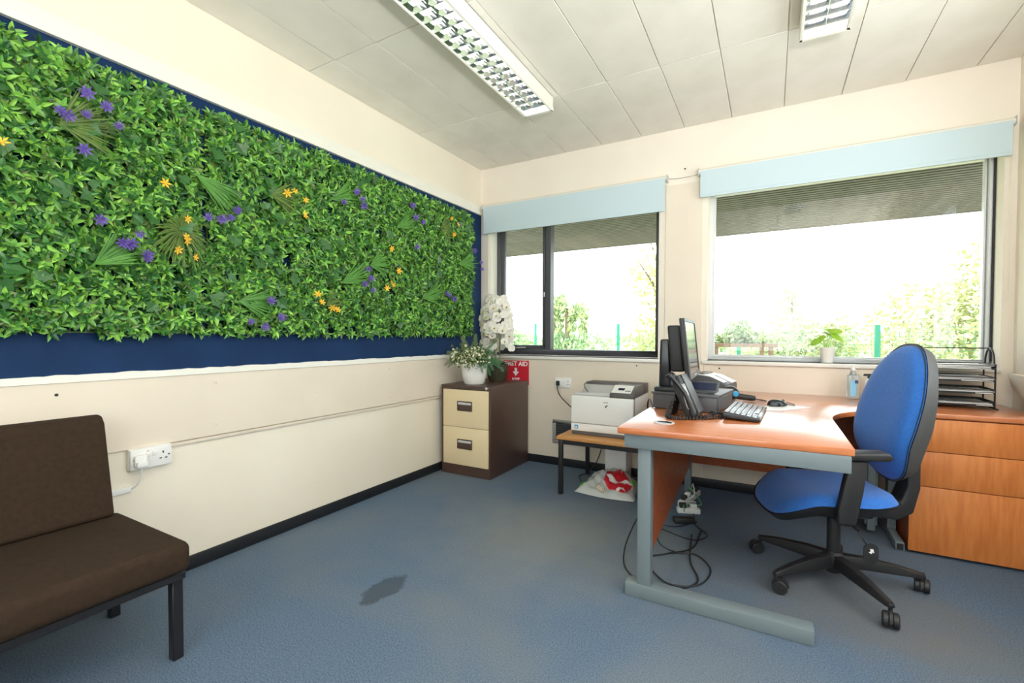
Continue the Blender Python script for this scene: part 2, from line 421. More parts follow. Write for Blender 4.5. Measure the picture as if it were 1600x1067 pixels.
# window 2: white aluminium fixed light
o2 = (2.81, .17, .957); w2 = win_root('window_2', o2)
rect_frame(MB(o2), 'x', 2.02, 3.60, .957, 2.255, .024, .12, .19).build('frame', white_frame, w2, .003, 1)
rect_frame(MB(o2), 'x', 2.044, 3.576, .981, 2.231, .014, .150, .195).build('glazing_bead', white_frame, w2, .004, 1)
MB(o2).box(3.590, .108, .99, 3.598, .121, 2.22).build('gasket', grout, w2, smooth=0)
MB(o2).box(2.058, .178, .995, 3.562, .182, 2.217).build('pane', glass, w2, smooth=0)
MB(o2).box(1.99, -.022, .930, 3.60, .145, .957).build('sill', sill_w, w2, .003, 2)
# windows 3 and 4 out of view, added to bring in more daylight
o3 = (XR, -1.95, .95); w3 = win_root('added_window_3', o3)
rect_frame(MB(o3), 'y', wy0, wy1, .95, 2.3, .045, XR+.12, XR+.18).build('frame', white_frame, w3)
MB(o3).box(XR+.12, -1.975, .995, XR+.18, -1.925, 2.255).build('mullion', white_frame, w3)
MB(o3).box(XR+.148, wy0+.045, .995, XR+.152, wy1-.045, 2.255).build('pane', glass, w3, smooth=0)
o4 = (1.85, YF, .85); w4 = win_root('added_window_4', o4)
rect_frame(MB(o4), 'x', fx0, fx1, .85, 2.3, .045, YF-.18, YF-.12).build('frame', white_frame, w4)
for x in (1.38, 2.32): MB(o4).box(x-.02, YF-.18, .895, x+.02, YF-.12, 2.255).build('mullion', white_frame, w4)
MB(o4).box(fx0+.045, YF-.152, .895, fx1-.045, YF-.148, 2.255).build('pane', glass, w4, smooth=0)

# ================================================================== roller blinds
def blind(name, label, x0, x1, zt, zb, chain_x, chain_z):
    L = ((x0+x1)/2, -.045, zb); t = thing(name, label, 'blind', L)
    MB(L).tube([(x0, -.045, zt), (x1, -.045, zt)], .021, 20).build('roller_tube', blind_t, t)
    MB(L).box(x0+.012, -.0665, zb, x1-.012, -.0645, zt).build('fabric', blind_f, t, smooth=0)
    MB(L).box(x0+.012, -.0700, zb, x1-.012, -.061, zb+.02).build('bottom_bar', blind_f, t, .002, 1)
    for x in (x0, x1):
        MB(L).prism([(-.074, zt-.026),(-.074, zt+.026),(-.007, zt+.026),(-.007, zt-.026)], 'x', x-.004 if x == x0 else x, x if x == x0 else x+.004).build('bracket', lgrey_pl, t, .002, 1)
    pts = []
    for k in range(41):
        a = PI*k/40; pts.append((chain_x+.012*math.cos(a)*-1, -.045, chain_z-.03*math.sin(a)))
    pts = [(chain_x-.012, -.045, zt)] + pts + [(chain_x+.012, -.045, zt)]
    c = MB(L).tube(pts, .0012, 5).build('chain_cord', blind_t, t)
    bead = MB(L); z = zt
    while z > chain_z:
        for sx in (-.012, .012): bead.ell((chain_x+sx, -.045, z), (.0026,.0026,.0026), 6, 4)
        z -= .012
    b = bead.build('chain_beads', blind_t, t); b['kind'] = 'stuff'
blind('roller_blind', 'pale blue roller blind over the dark-framed window by the green wall', .058, 1.732, 2.345, 2.094, 1.700, 1.15)
blind('roller_blind', 'long pale blue roller blind over the large white-framed window', 1.960, 3.620, 2.352, 2.158, 3.604, 1.36)
tag(MB((1.85,-.01,2.35)).tube(spline([(1.738,-.012,2.352),(1.80,-.010,2.343),(1.9,-.010,2.345),(1.955,-.012,2.35)]), .0014, 5).build('loose_cord', dgrey_pl, loc=(1.85,-.01,2.35)), 'thin loose cord strung between the two roller blinds', 'cord')

# ================================================================== ceiling luminaires
def luminaire(label, x0, x1, y1, length):
    y0 = y1-length; zb, zt = 2.630, H-.004; L = ((x0+x1)/2, (y0+y1)/2, zt); t = thing('ceiling_light', label, 'light', L, 0, 'louvred fluorescent ceiling lights')
    w = .016
    h = MB(L)
    h.box(x0, y0, zb, x0+w, y1, zt); h.box(x1-w, y0, zb, x1, y1, zt); h.box(x0, y0, zb, x1, y0+.022, zt); h.box(x0, y1-.022, zb, x1, y1, zt); h.box(x0, y0, zt-.006, x1, y1, zt)
    h.build('housing', lamp_w, t, .003, 1)
    xm = (x0+x1)/2
    for (a, b) in ((x0+w, xm), (xm, x1-w)):
        c = (a+b)/2; hw = (b-a)/2; rf = MB(L); v = []; n = 10
        for y in (y0+.022, y1-.022):
            for k in range(n+1):
                u = -1+2*k/n; v.append((c+u*hw, y, zb+.004+.068*(1-abs(u)**2.6)))
        rf.add(v, [(k, k+1, k+n+2, k+n+1) for k in range(n)]); rf.build('reflector', mirror, t)
        MB(L).tube([(c, y0+.03, zb+.048), (c, y1-.03, zb+.048)], .013, 14).build('fluorescent_tube', tube_m, t)
    MB(L).prism([(xm-.0012, zb+.001),(xm+.0012, zb+.001),(xm+.006, zb+.034),(xm-.006, zb+.034)], 'y', y0+.022, y1-.022).build('louvre_spine', mirror, t, smooth=0)
    bl = MB().prism([(-.0010,0),(.0010,0),(.007,.032),(-.007,.032)], 'x', -(x1-x0)/2+w, (x1-x0)/2-w).mesh('louvre_blade', smooth=0)
    n = int((length-.044)/.074); p = (length-.044)/n
    for k in range(1, n):
        link('louvre_blade', bl, mirror, t, (xm-L[0], y0+.022+p*k-L[1], zb+.001-L[2]))
    return t
luminaire('long louvred fluorescent ceiling light nearest the green plant wall', .95, 1.160, -.895, 1.55)
luminaire('louvred fluorescent ceiling light above the desk, cut off by the picture top', 2.545, 2.755, -.93, 1.55)

# ================================================================== artificial green wall
def leaf_geo(L, W, fold=.25, curl=.2):
    """8-vertex pointed leaf along +x, normal +z"""
    v = np.array([[0,0,0],[.33*L,.5*W,fold*W],[.33*L,0,0],[.33*L,-.5*W,fold*W],[.68*L,.36*W,fold*W*.8-curl*L*.25],[.68*L,0,-curl*L*.25],[.68*L,-.36*W,fold*W*.8-curl*L*.25],[L,0,-curl*L*.7]])
    return v
LEAF_F = np.array([[0,2,1,1],[0,3,2,2],[1,2,5,4],[2,3,6,5],[4,5,7,7],[5,6,7,7]])
def leaf_faces(n):
    out = []
    base = [(0,2,1),(0,3,2),(1,2,5,4),(2,3,6,5),(4,5,7),(5,6,7)]
    for k in range(n): o = 8*k; out += [tuple(i+o for i in f) for f in base]
    return out
def rot_axis(axis, ang):
    return np.array(Matrix.Rotation(ang, 3, Vector(axis)))
def cluster_geo(n, L, W):
    """whorl of n leaves facing +z"""
    vs = []
    a0 = rng.uniform(0, 2*PI)
    for k in range(n):
        l = leaf_geo(L*rng.uniform(.75,1.2), W*rng.uniform(.8,1.15))
        tilt = rng.uniform(-.15, .95)
        l = l @ rot_axis((0,1,0), -tilt).T
        l = l @ rot_axis((0,0,1), a0+2*PI*k/n+rng.uniform(-.3,.3)).T
        vs.append(l)
    return np.concatenate(vs)
G_DARK = np.array(lin(40,88,46)[:3]); G_MID = np.array(lin(76,134,58)[:3]); G_LIME = np.array(lin(142,196,80)[:3]); G_OLV = np.array(lin(100,124,64)[:3])
def leaf_color():
    u = rng.random(); t = rng.random()
    if u < .42: c = G_DARK*(1-t)+G_MID*t
    elif u < .85: c = G_MID*(1-t)+G_LIME*t
    elif u < .93: c = G_LIME
    else: c = G_OLV
    return c*rng.uniform(.9,1.35)
def color_attr(me, cols):
    a = me.color_attributes.new('Col', 'FLOAT_COLOR', 'POINT')
    c = np.ones((len(me.vertices), 4), np.float32); c[:, :3] = cols; a.data.foreach_set('color', c.ravel())
def leaf_mesh(name, verts, faces, cols):
    me = bpy.data.meshes.new(name); me.from_pydata([tuple(p) for p in verts], [], faces)
    color_attr(me, cols); me.materials.append(leaf_m); return me
# +x-facing orientation: local z -> wall normal (+x)
TOWALL = np.array([[0,0,1],[0,1,0],[-1,0,0]], float)      # rows act on column vectors: z->x, x->-z
VAR = []
for k in range(8):
    n = int(rng.integers(5, 8)); g = cluster_geo(n, .041, .019)
    col = np.concatenate([np.tile(leaf_color(), (8,1)) for _ in range(n)])
    VAR.append(leaf_mesh('leaf_sprig', g, leaf_faces(n), col))
def ivy_mesh(k):
    lob = [(0,0),(.018,.030),(.006,.050),(.034,.046),(.052,.056),(.058,.034),(.096,.0)]
    out = lob + [(x, -y) for (x, y) in lob[-2:0:-1]]
    v = [(x, y, -.08*x*x/.01*.05 + .12*abs(y)) for (x, y) in out] + [(.045, 0, -.004)]
    n = len(out); f = [(i, (i+1) % n, n) for i in range(n)]
    c = (G_DARK*.6+G_MID*.4)*rng.uniform(.8,1.2)
    return leaf_mesh('ivy_leaf', v, f, np.tile(c, (n+1,1)))
IVY = [ivy_mesh(k) for k in range(4)]
def euler_from(R): return Matrix(R.tolist()).to_euler()
panels = []
def plant_panel(y0, y1, label, nstuff=2600):
    z0, z1 = 1.125, 2.248
    L = (.0, (y0+y1)/2, 1.665); t = thing('plant_panel', label, 'plant wall', L, 0, 'artificial green wall panels')
    g = MB(L)
    n = 14
    for k in range(n+1):
        y = y0+.02+(y1-y0-.04)*k/n; g.box(.006, y-.003, z0+.02, .014, y+.003, z1-.02)
        z = z0+.02+(z1-z0-.04)*k/n; g.box(.008, y0+.02, z-.003, .016, y1-.02, z+.003)
    g.build('backing_grid', grass_o, t, smooth=0)
    V = []; C = []; nl = 0
    for k in range(nstuff):
        n = int(rng.integers(5, 8)); cg = cluster_geo(n, rng.uniform(.031,.045), rng.uniform(.014,.020))
        ax = rng.normal(0, .38, 3); ang = np.linalg.norm(ax)+1e-6
        R = rot_axis(tuple(ax/ang), ang) @ TOWALL
        y = rng.uniform(y0+.012, y1-.012); z = rng.uniform(z0+.015, z1-.015)
        ed = min(y-y0, y1-y, z-z0, z1-z); dep = .018 + .052*rng.random()**.8*min(1, .35+ed/.10)
        # clumpy relief: some hollows, some bosses
        dep += .014*math.sin(y*17+1.3*math.sin(z*11))*math.sin(z*15+2)
        cg = cg @ R.T + np.array([max(.02, dep), y-L[1], z-L[2]])
        V.append(cg); C.append(np.concatenate([np.tile(leaf_color(), (8,1)) for _ in range(n)])); nl += n
    V = np.concatenate(V); V[:,0] = np.maximum(V[:,0], .008)
    st = link('foliage', leaf_mesh('foliage', V, leaf_faces(nl), np.concatenate(C)), None, t); st['kind'] = 'stuff'
    for k in range(190):
        ax = rng.normal(0, .35, 3); ang = np.linalg.norm(ax)+1e-6
        R = rot_axis(tuple(ax/ang), ang) @ TOWALL @ rot_axis((0,0,1), rng.uniform(0,6.28))
        link('leaf_sprig', VAR[k % 8], None, t, (rng.uniform(.070,.09), rng.uniform(y0+.05, y1-.05)-L[1], rng.uniform(z0+.05, z1-.05)-L[2]), euler_from(R))
    for k in range(60):
        ax = rng.normal(0, .3, 3); ang = np.linalg.norm(ax)+1e-6
        R = rot_axis(tuple(ax/ang), ang) @ TOWALL @ rot_axis((0,0,1), rng.normal(0, 1.1))
        o = link('ivy_leaf', IVY[k % 4], None, t, (rng.uniform(.075,.098), rng.uniform(y0+.05, y1-.05)-L[1], rng.uniform(z0+.1, z1-.03)-L[2]), euler_from(R))
        s = rng.uniform(.45, .75); o.scale = (s, s, s)
    panels.append((y0, y1, t, L)); return t
plant_panel(-1.352, -.215, 'artificial green wall panel at the corner end beside the window')
plant_panel(-2.492, -1.356, 'middle artificial green wall panel with fan-shaped grass tufts')
plant_panel(-3.63, -2.50, 'artificial green wall panel above the brown seat, cut off at left')
def panel_at(y):
    for (a, b, t, L) in panels:
        if a-.003 <= y <= b+.003: return t, L
    return (panels[0][2], panels[0][3]) if y > -.3 else (panels[2][2], panels[2][3])
def tuft(y, z, ang, spread, length, n, m, droop=.0):
    """fan of grass blades on the wall plane; ang measured from +y towards +z"""
    t, L = panel_at(y); b = MB()
    for k in range(n):
        u = (k+.5)/n*2-1; a = ang+u*spread+rng.normal(0,.05); ln = length*rng.uniform(.65,1.05)*(1-.15*abs(u)); w = rng.uniform(.003,.0055)
        out = rng.uniform(.25,.75)*ln*.45; pts = []
        for s in (0,.35,.7,1.0):
            pts.append(Vector((.092+out*(s-.45*s*s)*1.3, y+math.cos(a)*ln*s-L[1], z+math.sin(a)*ln*s-droop*ln*s*s-L[2])))
        d = Vector((0, -math.sin(a), math.cos(a))); v = []
        for q, wv in zip(pts, (.6,1,.8,.08)): v += [q+d*w*wv, q+Vector((.0015,0,0)), q-d*w*wv]
        f = []
        for i in range(3): f += [(3*i,3*i+1,3*i+4,3*i+3), (3*i+1,3*i+2,3*i+5,3*i+4)]
        b.add(v, f)
    return b.build('grass_tuft', m, t, smooth=60)
R_ = math.radians
for a in ((-3.028,1.932,R_(18),1.0,.20,34,grass_o,.05), (-2.557,1.885,R_(-36),.38,.235,40,grass_m), (-2.622,1.611,R_(200),3.1,.16,44,grass_o,.45),
          (-2.932,1.417,R_(38),.55,.19,36,grass_m), (-2.188,1.886,R_(10),.75,.20,26,grass_o,.15), (-1.805,1.969,R_(24),.5,.22,32,grass_m),
          (-1.233,1.914,R_(33),.5,.22,32,grass_m), (-1.489,1.605,R_(22),.8,.20,30,grass_m,.1), (-1.727,1.465,R_(27),.45,.25,34,grass_m),
          (-.733,2.007,R_(10),1.2,.16,28,grass_o), (-2.365,1.309,R_(-6),.62,.20,36,grass_m), (-1.838,1.322,R_(10),1.1,.13,24,grass_o),
          (-.956,1.426,R_(15),.5,.24,32,grass_m), (-.487,1.757,R_(12),.5,.26,30,grass_m)): tuft(*a)
def star_mesh(name, n, r, w, lift, layers=1):
    b = MB()
    for l in range(layers):
        for k in range(n):
            a = 2*PI*(k+.5*l)/n + l*.3; d = Vector((math.cos(a), math.sin(a), 0)); s = Vector((-d.y, d.x, 0)); R = r*(1-.22*l)
            z = lift*(1+1.2*l)
            b.add([Vector((0,0,0)), d*R*.5+s*w*R+Vector((0,0,z*.6)), d*R+Vector((0,0,z)), d*R*.5-s*w*R+Vector((0,0,z*.6)), d*R*.5+Vector((0,0,z*.6-.003))], [(0,4,1),(0,3,4),(1,4,2),(4,3,2)])
    b.ell((0,0,.003), (.004,.004,.004), 6, 4)
    return b.mesh(name, smooth=0)
YEL = star_mesh('yellow_flower', 6, .026, .2, .008); PUR = star_mesh('purple_flower', 7, .028, .16, .012, 3)
pur=[(-3.024,1.96),(-3.04,1.962),(-2.958,2.063),(-2.904,2.035),(-2.967,1.976),(-2.866,1.97),(-2.969,1.844),(-2.393,1.757),(-2.4,1.74),(-2.527,1.68),(-2.431,1.708),(-2.47,1.699),(-2.859,1.513),(-2.82,1.509),(-2.838,1.505),(-2.778,1.476),(-2.775,1.46),(-2.791,1.557),(-2.93,1.588),(-1.597,2.007),(-1.57,1.981),(-1.638,2.041),(-1.749,1.956),(-1.09,2.006),(-1.004,2.001),(-1.125,2.087),(-1.535,1.512),(-1.589,1.473),(-1.518,1.438),(-1.545,1.574),(-2.335,1.206),(-2.231,1.317),(-2.178,1.235),(-2.261,1.188),(-1.077,1.801),(-.688,1.466),(-.601,1.451),(-.722,1.484),(-.297,1.895),(-.214,1.804),(-.193,1.749)]
yel=[(-2.621,1.578),(-2.618,1.563),(-2.655,1.515),(-2.585,1.492),(-2.615,1.661),(-2.701,1.797),(-2.119,1.914),(-2.004,1.902),(-2.013,1.817),(-2.072,1.934),(-1.328,1.744),(-1.26,1.597),(-1.311,1.493),(-1.373,1.464),(-1.33,1.504),(-1.928,1.375),(-.636,2.108),(-.547,2.075),(-.601,1.984),(-1.902,1.332),(-1.825,1.306),(-1.788,1.293),(-3.189,1.795)]
for lst, me, m, nm in ((pur, PUR, petal_p, 'purple_flower'), (yel, YEL, petal_y, 'yellow_flower')):
    for (y, z) in lst:
        t, L = panel_at(y); ax = rng.normal(0, .35, 3); ang = np.linalg.norm(ax)+1e-6
        R = rot_axis(tuple(ax/ang), ang) @ TOWALL @ rot_axis((0,0,1), rng.uniform(0,6))
        o = link(nm, me, m, t, (.128, y-L[1], z-L[2]), euler_from(R)); s = rng.uniform(.8,1.15); o.scale = (s, s, s)
        # thin stalk back into the foliage, as a sub-part
        MB().tube([(0,0,0),(.0,.006,-.03),(.003,.02,-.055)], .0011, 5).build('stalk', stem_m, o)

# ================================================================== sockets
def socket_left():
    L = (0, -2.727, .589); t = thing('wall_socket', 'white double socket with a green-banded plug beside the brown seat', 'socket', L)
    MB(L).box(.001, -2.807, .543, .030, -2.647, .635).build('pattress_box', white_pl, t, .004, 2)
    MB(L).box(.030, -2.806, .544, .037, -2.648, .634).build('faceplate', white_pl, t, .003, 2)
    for y in (-2.742, -2.716): MB(L).box(.036, y-.009, .595, .042, y+.009, .615).build('switch', white_pl, t, .003, 2)
    MB(L).box(.037, -2.745, .618, .0376, -2.737, .621).build('indicator', red_m, t, smooth=0)
    for (y, z, w, h) in ((-2.683,.604,.003,.005),(-2.693,.578,.0045,.0025),(-2.671,.577,.0045,.0025),(-2.660,.590,.003,.003),(-2.793,.588,.003,.003)):
        MB(L).box(.0368, y-w, z-h, .0374, y+w, z+h).build('socket_slot', grout, t, smooth=0)
    L2 = (.037, -2.772, .583); p = thing('mains_plug', 'white plug with a green band and short cable in the left wall socket', 'plug', L2)
    MB(L2).prism([(y-2.772, z+.583) for (y, z) in rrect(.024, .026, .012)], 'x', .0372, .055).build('plug_body', white_pl, p, .004, 2)
    MB(L2).prism([(y-2.772, z+.570) for (y, z) in rrect(.021, .012, .006)], 'x', .055, .066).build('plug_grip', white_pl, p, .003, 2)
    MB(L2).box(.0372, -2.790, .561, .060, -2.754, .5685).build('green_band', green_plug, p, .002, 1)
    MB(L2).tube(spline([(.05,-2.772,.562),(.05,-2.771,.535),(.045,-2.772,.515),(.03,-2.782,.478),(.012,-2.794,.462)]), .0035, 8).build('cable', white_pl, p)
    tag(MB((0,-2.95,.46)).box(.0005, -3.15, .447, .012, -2.790, .473).build('mini_trunking', white_pl, bevel=.002, loc=(0,-2.95,.46)), 'short white mini trunking leaving the brown seat below the socket', 'trunking')
    tag(MB((0,-1.6,.62)).prism([(.0005,.6125),(.011,.6125),(.013,.616),(.013,.628),(.0005,.630)], 'y', -2.640, -.03).build('wall_trunking', panel_p, loc=(0,-1.6,.62)), 'thin cream trunking running from the left wall socket to the filing cabinet', 'trunking')
socket_left()
def socket_back():
    L = (.866, -.006, .73); t = thing('wall_socket', 'white double socket on the window wall left of the printer', 'socket', L)
    MB(L).box(.793, -.016, .687, .939, -.006, .774).build('faceplate', white_pl, t, .003, 2)
    for x in (.852, .880): MB(L).box(x-.008, -.021, .735, x+.008, -.016, .752).build('switch', white_pl, t, .002, 1)
    for (x, z, w, h) in ((.913,.744,.003,.005),(.904,.718,.0045,.0025),(.923,.718,.0045,.0025)):
        MB(L).box(x-w, -.0166, z-h, x+w, -.016, z+h).build('socket_slot', grout, t, smooth=0)
    L2 = (.822, -.016, .73); p = thing('mains_plug', 'grey and black plug with black cable in the window wall socket', 'plug', L2)
    MB(L2).prism([(x+.822, z+.730) for (x, z) in rrect(.023, .025, .01)], 'y', -.034, -.0163).build('plug_body', white_pl, p, .003, 2)
    MB(L2).prism([(x+.828, z+.728) for (x, z) in rrect(.016, .022, .01)], 'y', -.050, -.034).build('plug_cover', black_pl, p, .004, 2)
    MB(L2).tube(spline([(.826,-.044,.708),(.828,-.05,.68),(.87,-.08,.62),(.98,-.11,.54),(1.09,-.14,.485),(1.168,-.18,.47)]), .0042, 8).build('cable', black_pl, p)
socket_back()
# wall vent
L = (.92, -.006, .30); t = thing('wall_vent', 'grey louvred wall vent low on the window wall behind the printer table', 'vent', L)
v_ = MB(L); rect_frame(v_, 'x', .768, 1.07, .195, .405, .03, -.018, -.006); v_.build('vent_frame', vent_m, t, .003, 1)
MB(L).box(.795, -.0095, .22, 1.045, -.0062, .38).build('vent_back', grout, t, smooth=0)
sl = MB().prism([(-.0145,.006),(-.0130,.007),(-.0100,-.004),(-.0105,-.006)], 'x', -.122, .122).mesh('vent_slat', smooth=0)
for k in range(7): link('vent_slat', sl, dgrey_pl, t, (0, .006, -.065+.0215*k))

# ================================================================== filing cabinet
L = (.29, -.345, 0); t = thing('filing_cabinet', 'brown and cream two-drawer steel filing cabinet in the corner', 'filing cabinet', L)
MB(L).box(.05, -.655, 0, .53, -.03, .735).build('body', brown_met, t, .004, 2)
MB(L).box(.05, -.672, .702, .53, -.655, .735).build('top_rail', brown_met, t, .003, 2)
MB(L).box(.052, -.668, 0, .528, -.655, .080).build('plinth', brown_met, t, .002, 1)
for x in (.05, .514): MB(L).box(x, -.668, .08, x+.016, -.655, .702).build('side_stile', brown_met, t, .002, 1)
for (za, zb, hz) in ((.3945, .699, .567), (.083, .3915, .257)):
    d = MB(L).box(.068, -.673, za, .512, -.655, zb).build('drawer', cream_met, t, .003, 2)
    hh = MB(L); rect_frame(hh, 'x', .216, .358, hz-.040, hz+.040, .007, -.681, -.672); hh.build('handle_bezel', brown_met, d, .003, 2)
    MB(L).box(.223, -.676, hz-.033, .351, -.6725, hz+.012).build('handle_cup', brown_met, d, .002, 1)
    MB(L).prism([(-.679,hz+.012),(-.679,hz+.030),(-.6735,hz+.033),(-.6735,hz+.010)], 'x', .223, .351).build('label_holder', lgrey_pl, d)
MB().lathe([(.011,0),(.011,.005),(.008,.007)], n=16).build('lock', chrome, t, loc=(.497-L[0], -.672-L[1], .718), rot=(PI/2,0,0))
MB(L).box(.487, -.683, .722, .508, -.681, .732).build('key_tag', lgrey_pl, t, .001, 1)

# ---------------- plants on the cabinet
def frond(base, tip, sag, nl, ll, m, parent, name='fern_frond'):
    base, tip = Vector(base), Vector(tip); b = MB(); pts = []; ref = Vector((rng.uniform(-.3,.6), -1, rng.uniform(-.1,.9)))
    for k in range(13):
        s = k/12; p = base.lerp(tip, s); p.z += sag*4*s*(1-s)*.5 + sag*.3*s; pts.append(p)
    b.tube(pts, [.0016*(1-.6*k/12) for k in range(13)], 4)
    for k in range(nl):
        s = .12+.86*k/nl; i = min(int(s*12), 11); p = pts[i].lerp(pts[i+1], s*12-i); tg = (pts[i+1]-pts[i]).normalized()
        side = tg.cross(ref); side = side.normalized() if side.length > .01 else Vector((1,0,0))
        l = ll*(1-.75*s)*rng.uniform(.8,1.1)
        for sg in (-1, 1):
            d = (side*sg+tg*.55+Vector((0,0,rng.uniform(-.25,.1)))).normalized(); w = tg*.0032
            b.add([p-w, p+d*l*.5-w*.9, p+d*l, p+d*l*.5+w*1.1, p+w], [(0,1,2,3,4)])
    return b.build(name, m, parent, smooth=60)
L = (.262, -.50, .735); t = thing('flower_pot', 'white pot of small white blossom and fern at the front of the filing cabinet', 'potted plant', L)
MB().lathe([(.080,0),(.088,.01),(.104,.08),(.113,.165),(.115,.172),(.109,.172),(.105,.15),(.10,.145)], n=36).build('pot', white_cer, t)
MB().lathe([(.10,.146),(.0,.150)], n=24, cap=False).build('soil', dark_pot, t)
B0 = Vector((0,0,.15))
for (tx, ty, tz, sg) in ((-.205,-.12,.25,.05),(-.215,-.02,.22,.06),(-.20,-.16,.12,.11),(-.205,-.08,.17,.08),(-.16,.02,.33,.04),(-.19,.08,.30,.05),(-.13,-.17,.22,.06),(-.21,-.10,.09,.13),(-.10,-.05,.40,.02),(-.02,.05,.42,.02),(-.16,-.14,.20,.07)):
    frond(B0, (tx,ty,tz), sg, 24, .062, fern_m, t)
for (tx, ty, tz, sg) in ((.22,-.06,.26,.06),(.26,.02,.16,.08),(.22,-.13,.18,.08),(.16,-.16,.28,.05),(.25,-.09,.08,.13),(.18,.05,.34,.04),(.27,-.03,.11,.12),(.24,-.12,.03,.15),(.20,.0,.24,.07),(.19,-.16,.06,.13),(.14,-.10,.32,.05),(.28,.03,.06,.14),(.22,.07,.12,.12)):
    frond(B0, (tx,ty,tz), sg, 26, .056, fern_b, t)
BL = star_mesh('blossom', 5, .0105, .40, .003)
br = MB(); spots = []
for k in range(46):
    a = rng.uniform(0, 2*PI); q = .15*math.sqrt(rng.random()); tp = Vector((.012+q*math.cos(a)*1.0, q*math.sin(a)*.7-.085, .15+.18*rng.random()*(1-.3*q/.15)))
    br.tube(spline([B0, B0.lerp(tp,.5)+Vector((0,0,.03)), tp], 4), .0014, 4)
    for j in range(6): spots.append(tp+Vector(rng.normal(0,.018,3)))
    for j in range(16):
        p = tp+Vector(rng.normal(0,.024,3)); d = Vector(rng.normal(0,1,3)).normalized(); e = d.orthogonal().normalized()
        br.add([p, p+d*.012+e*.005, p+d*.027, p+d*.012-e*.005], [(0,1,2,3)])
br.build('blossom_stems', stem_m, t, smooth=0)['kind'] = 'stuff'
for p in spots:
    d = Vector(rng.normal(0,1,3))+Vector((.2,-1.2,.8)); o = link('blossom', BL, bud_m, t, p, d.to_track_quat('Z','Y').to_euler())
    sc_ = rng.uniform(.8,1.4); o.scale = (sc_,sc_,sc_)
# orchid
L = (.315, -.215, .735); t = thing('orchid_pot', 'dark pot with tall white orchid sprays behind the white pot, before the window', 'potted plant', L)
MB().lathe([(.068,0),(.082,.02),(.094,.10),(.098,.15),(.092,.155),(.085,.13)], n=28).build('pot', dark_pot, t)
MB().lathe([(.086,.128),(0,.135)], n=20, cap=False).build('soil', dark_pot, t)
for k, (a, l) in enumerate(((.3,.2),(1.7,.19),(3.4,.2),(4.6,.18))):
    b = MB(); d = Vector((math.cos(a), math.sin(a), 0)); s = Vector((-d.y, d.x, 0)); v = []
    for i in range(7):
        q = i/6; c = d*l*q*.8+Vector((0,0,.13+.04*math.sin(q*2.2))); w = .032*math.sin(PI*min(.97,q*.9+.08)); v += [c+s*w+Vector((0,0,.008)), c, c-s*w+Vector((0,0,.008))]
    b.add(v, [(3*i,3*i+1,3*i+4,3*i+3) for i in range(6)]+[(3*i+1,3*i+2,3*i+5,3*i+4) for i in range(6)]); b.build('orchid_leaf', stem_m, t, smooth=60)
def orchid_mesh():
    b = MB()
    def petal(a, l, w, z):
        d = Vector((math.cos(a), math.sin(a), 0)); s = Vector((-d.y, d.x, 0)); v = []
        for q, ww, zz in ((0,.15,0),(.3,.8,.4),(.65,1,.8),(.9,.62,.7),(1,.1,.4)):
            c = d*l*q; v += [c+s*w*ww+Vector((0,0,z*zz)), c+Vector((0,0,z*zz*.7+.002)), c-s*w*ww+Vector((0,0,z*zz))]
        b.add(v, [(3*i,3*i+1,3*i+4,3*i+3) for i in range(4)]+[(3*i+1,3*i+2,3*i+5,3*i+4) for i in range(4)])
    for a in (.12, PI-.12): petal(a, .044, .030, .008)
    for a in (PI/2, PI*1.28, PI*1.72): petal(a, .040, .019, .003)
    return b.mesh('orchid_flower', smooth=60)
OR = orchid_mesh()
LIP = MB().ell((0,-.008,.008), (.008,.011,.009), 7, 5).mesh('flower_lip')
st_pts = []
for (bx, by, tx, ty, tz) in ((-.02,0,-.11,-.02,.74),(.02,.01,.0,.02,.77),(.03,-.02,.11,-.03,.68),(0,-.03,-.03,-.06,.66)):
    pts = spline([(bx,by,.13),(bx+.2*(tx-bx),by,.36),(bx+.6*(tx-bx),ty,.58),(tx,ty,tz)], 8); MB().tube(pts, .003, 6).build('orchid_stem', stem_m, t)
cnt = 0
while cnt < 150:
    z = rng.uniform(.28,.745); wz = .150 if z < .62 else .150*max(.45, 1-(z-.62)/.25)
    a = rng.uniform(0, 2*PI); q = rng.uniform(.72,1)
    p = Vector((wz*q*math.cos(a)+ (0.01 if z<.6 else -.0), wz*.62*q*math.sin(a)-.03, z))
    if p.y+L[1] > -.085: continue
    d = Vector((p.x*1.3+.03, -abs(p.y)*1.2-.14, .02)); d += Vector(rng.normal(0,.03,3))
    o = link('orchid_flower', OR, petal_w, t, p, d.to_track_quat('Z','Y').to_euler()); s = rng.uniform(.78,1.0); o.scale = (s,s,s)
    if cnt % 2 == 0: link('flower_lip', LIP, lip_y, o)
    cnt += 1

# ================================================================== first aid sign
L = (.392, -.008, .80); t = thing('first_aid_sign', 'red FIRST AID KIT sign with white arrow on the wall behind the filing cabinet', 'sign', L)
MB(L).box(.258, -.0105, .690, .527, -.0065, .912).build('sign_plate', red_m, t, .001, 1)
rx = (PI/2, 0, 0)
text_mesh('lettering', 'FIRST AID', .056, sign_w, t, (.0, -.0030, .081), rx, bold=.0016, sx=1.02)
text_mesh('lettering', 'KIT', .056, sign_w, t, (.0, -.0030, -.070), rx, bold=.0016, sx=.95)
ar = [(-.013,.045),(.013,.045),(.013,.010),(.033,.010),(0,-.030),(-.033,.010),(-.013,.010)]
MB().prism([(x, z) for (x, z) in ar], 'y', -.0036, -.0028).build('arrow', sign_w, t, smooth=0)

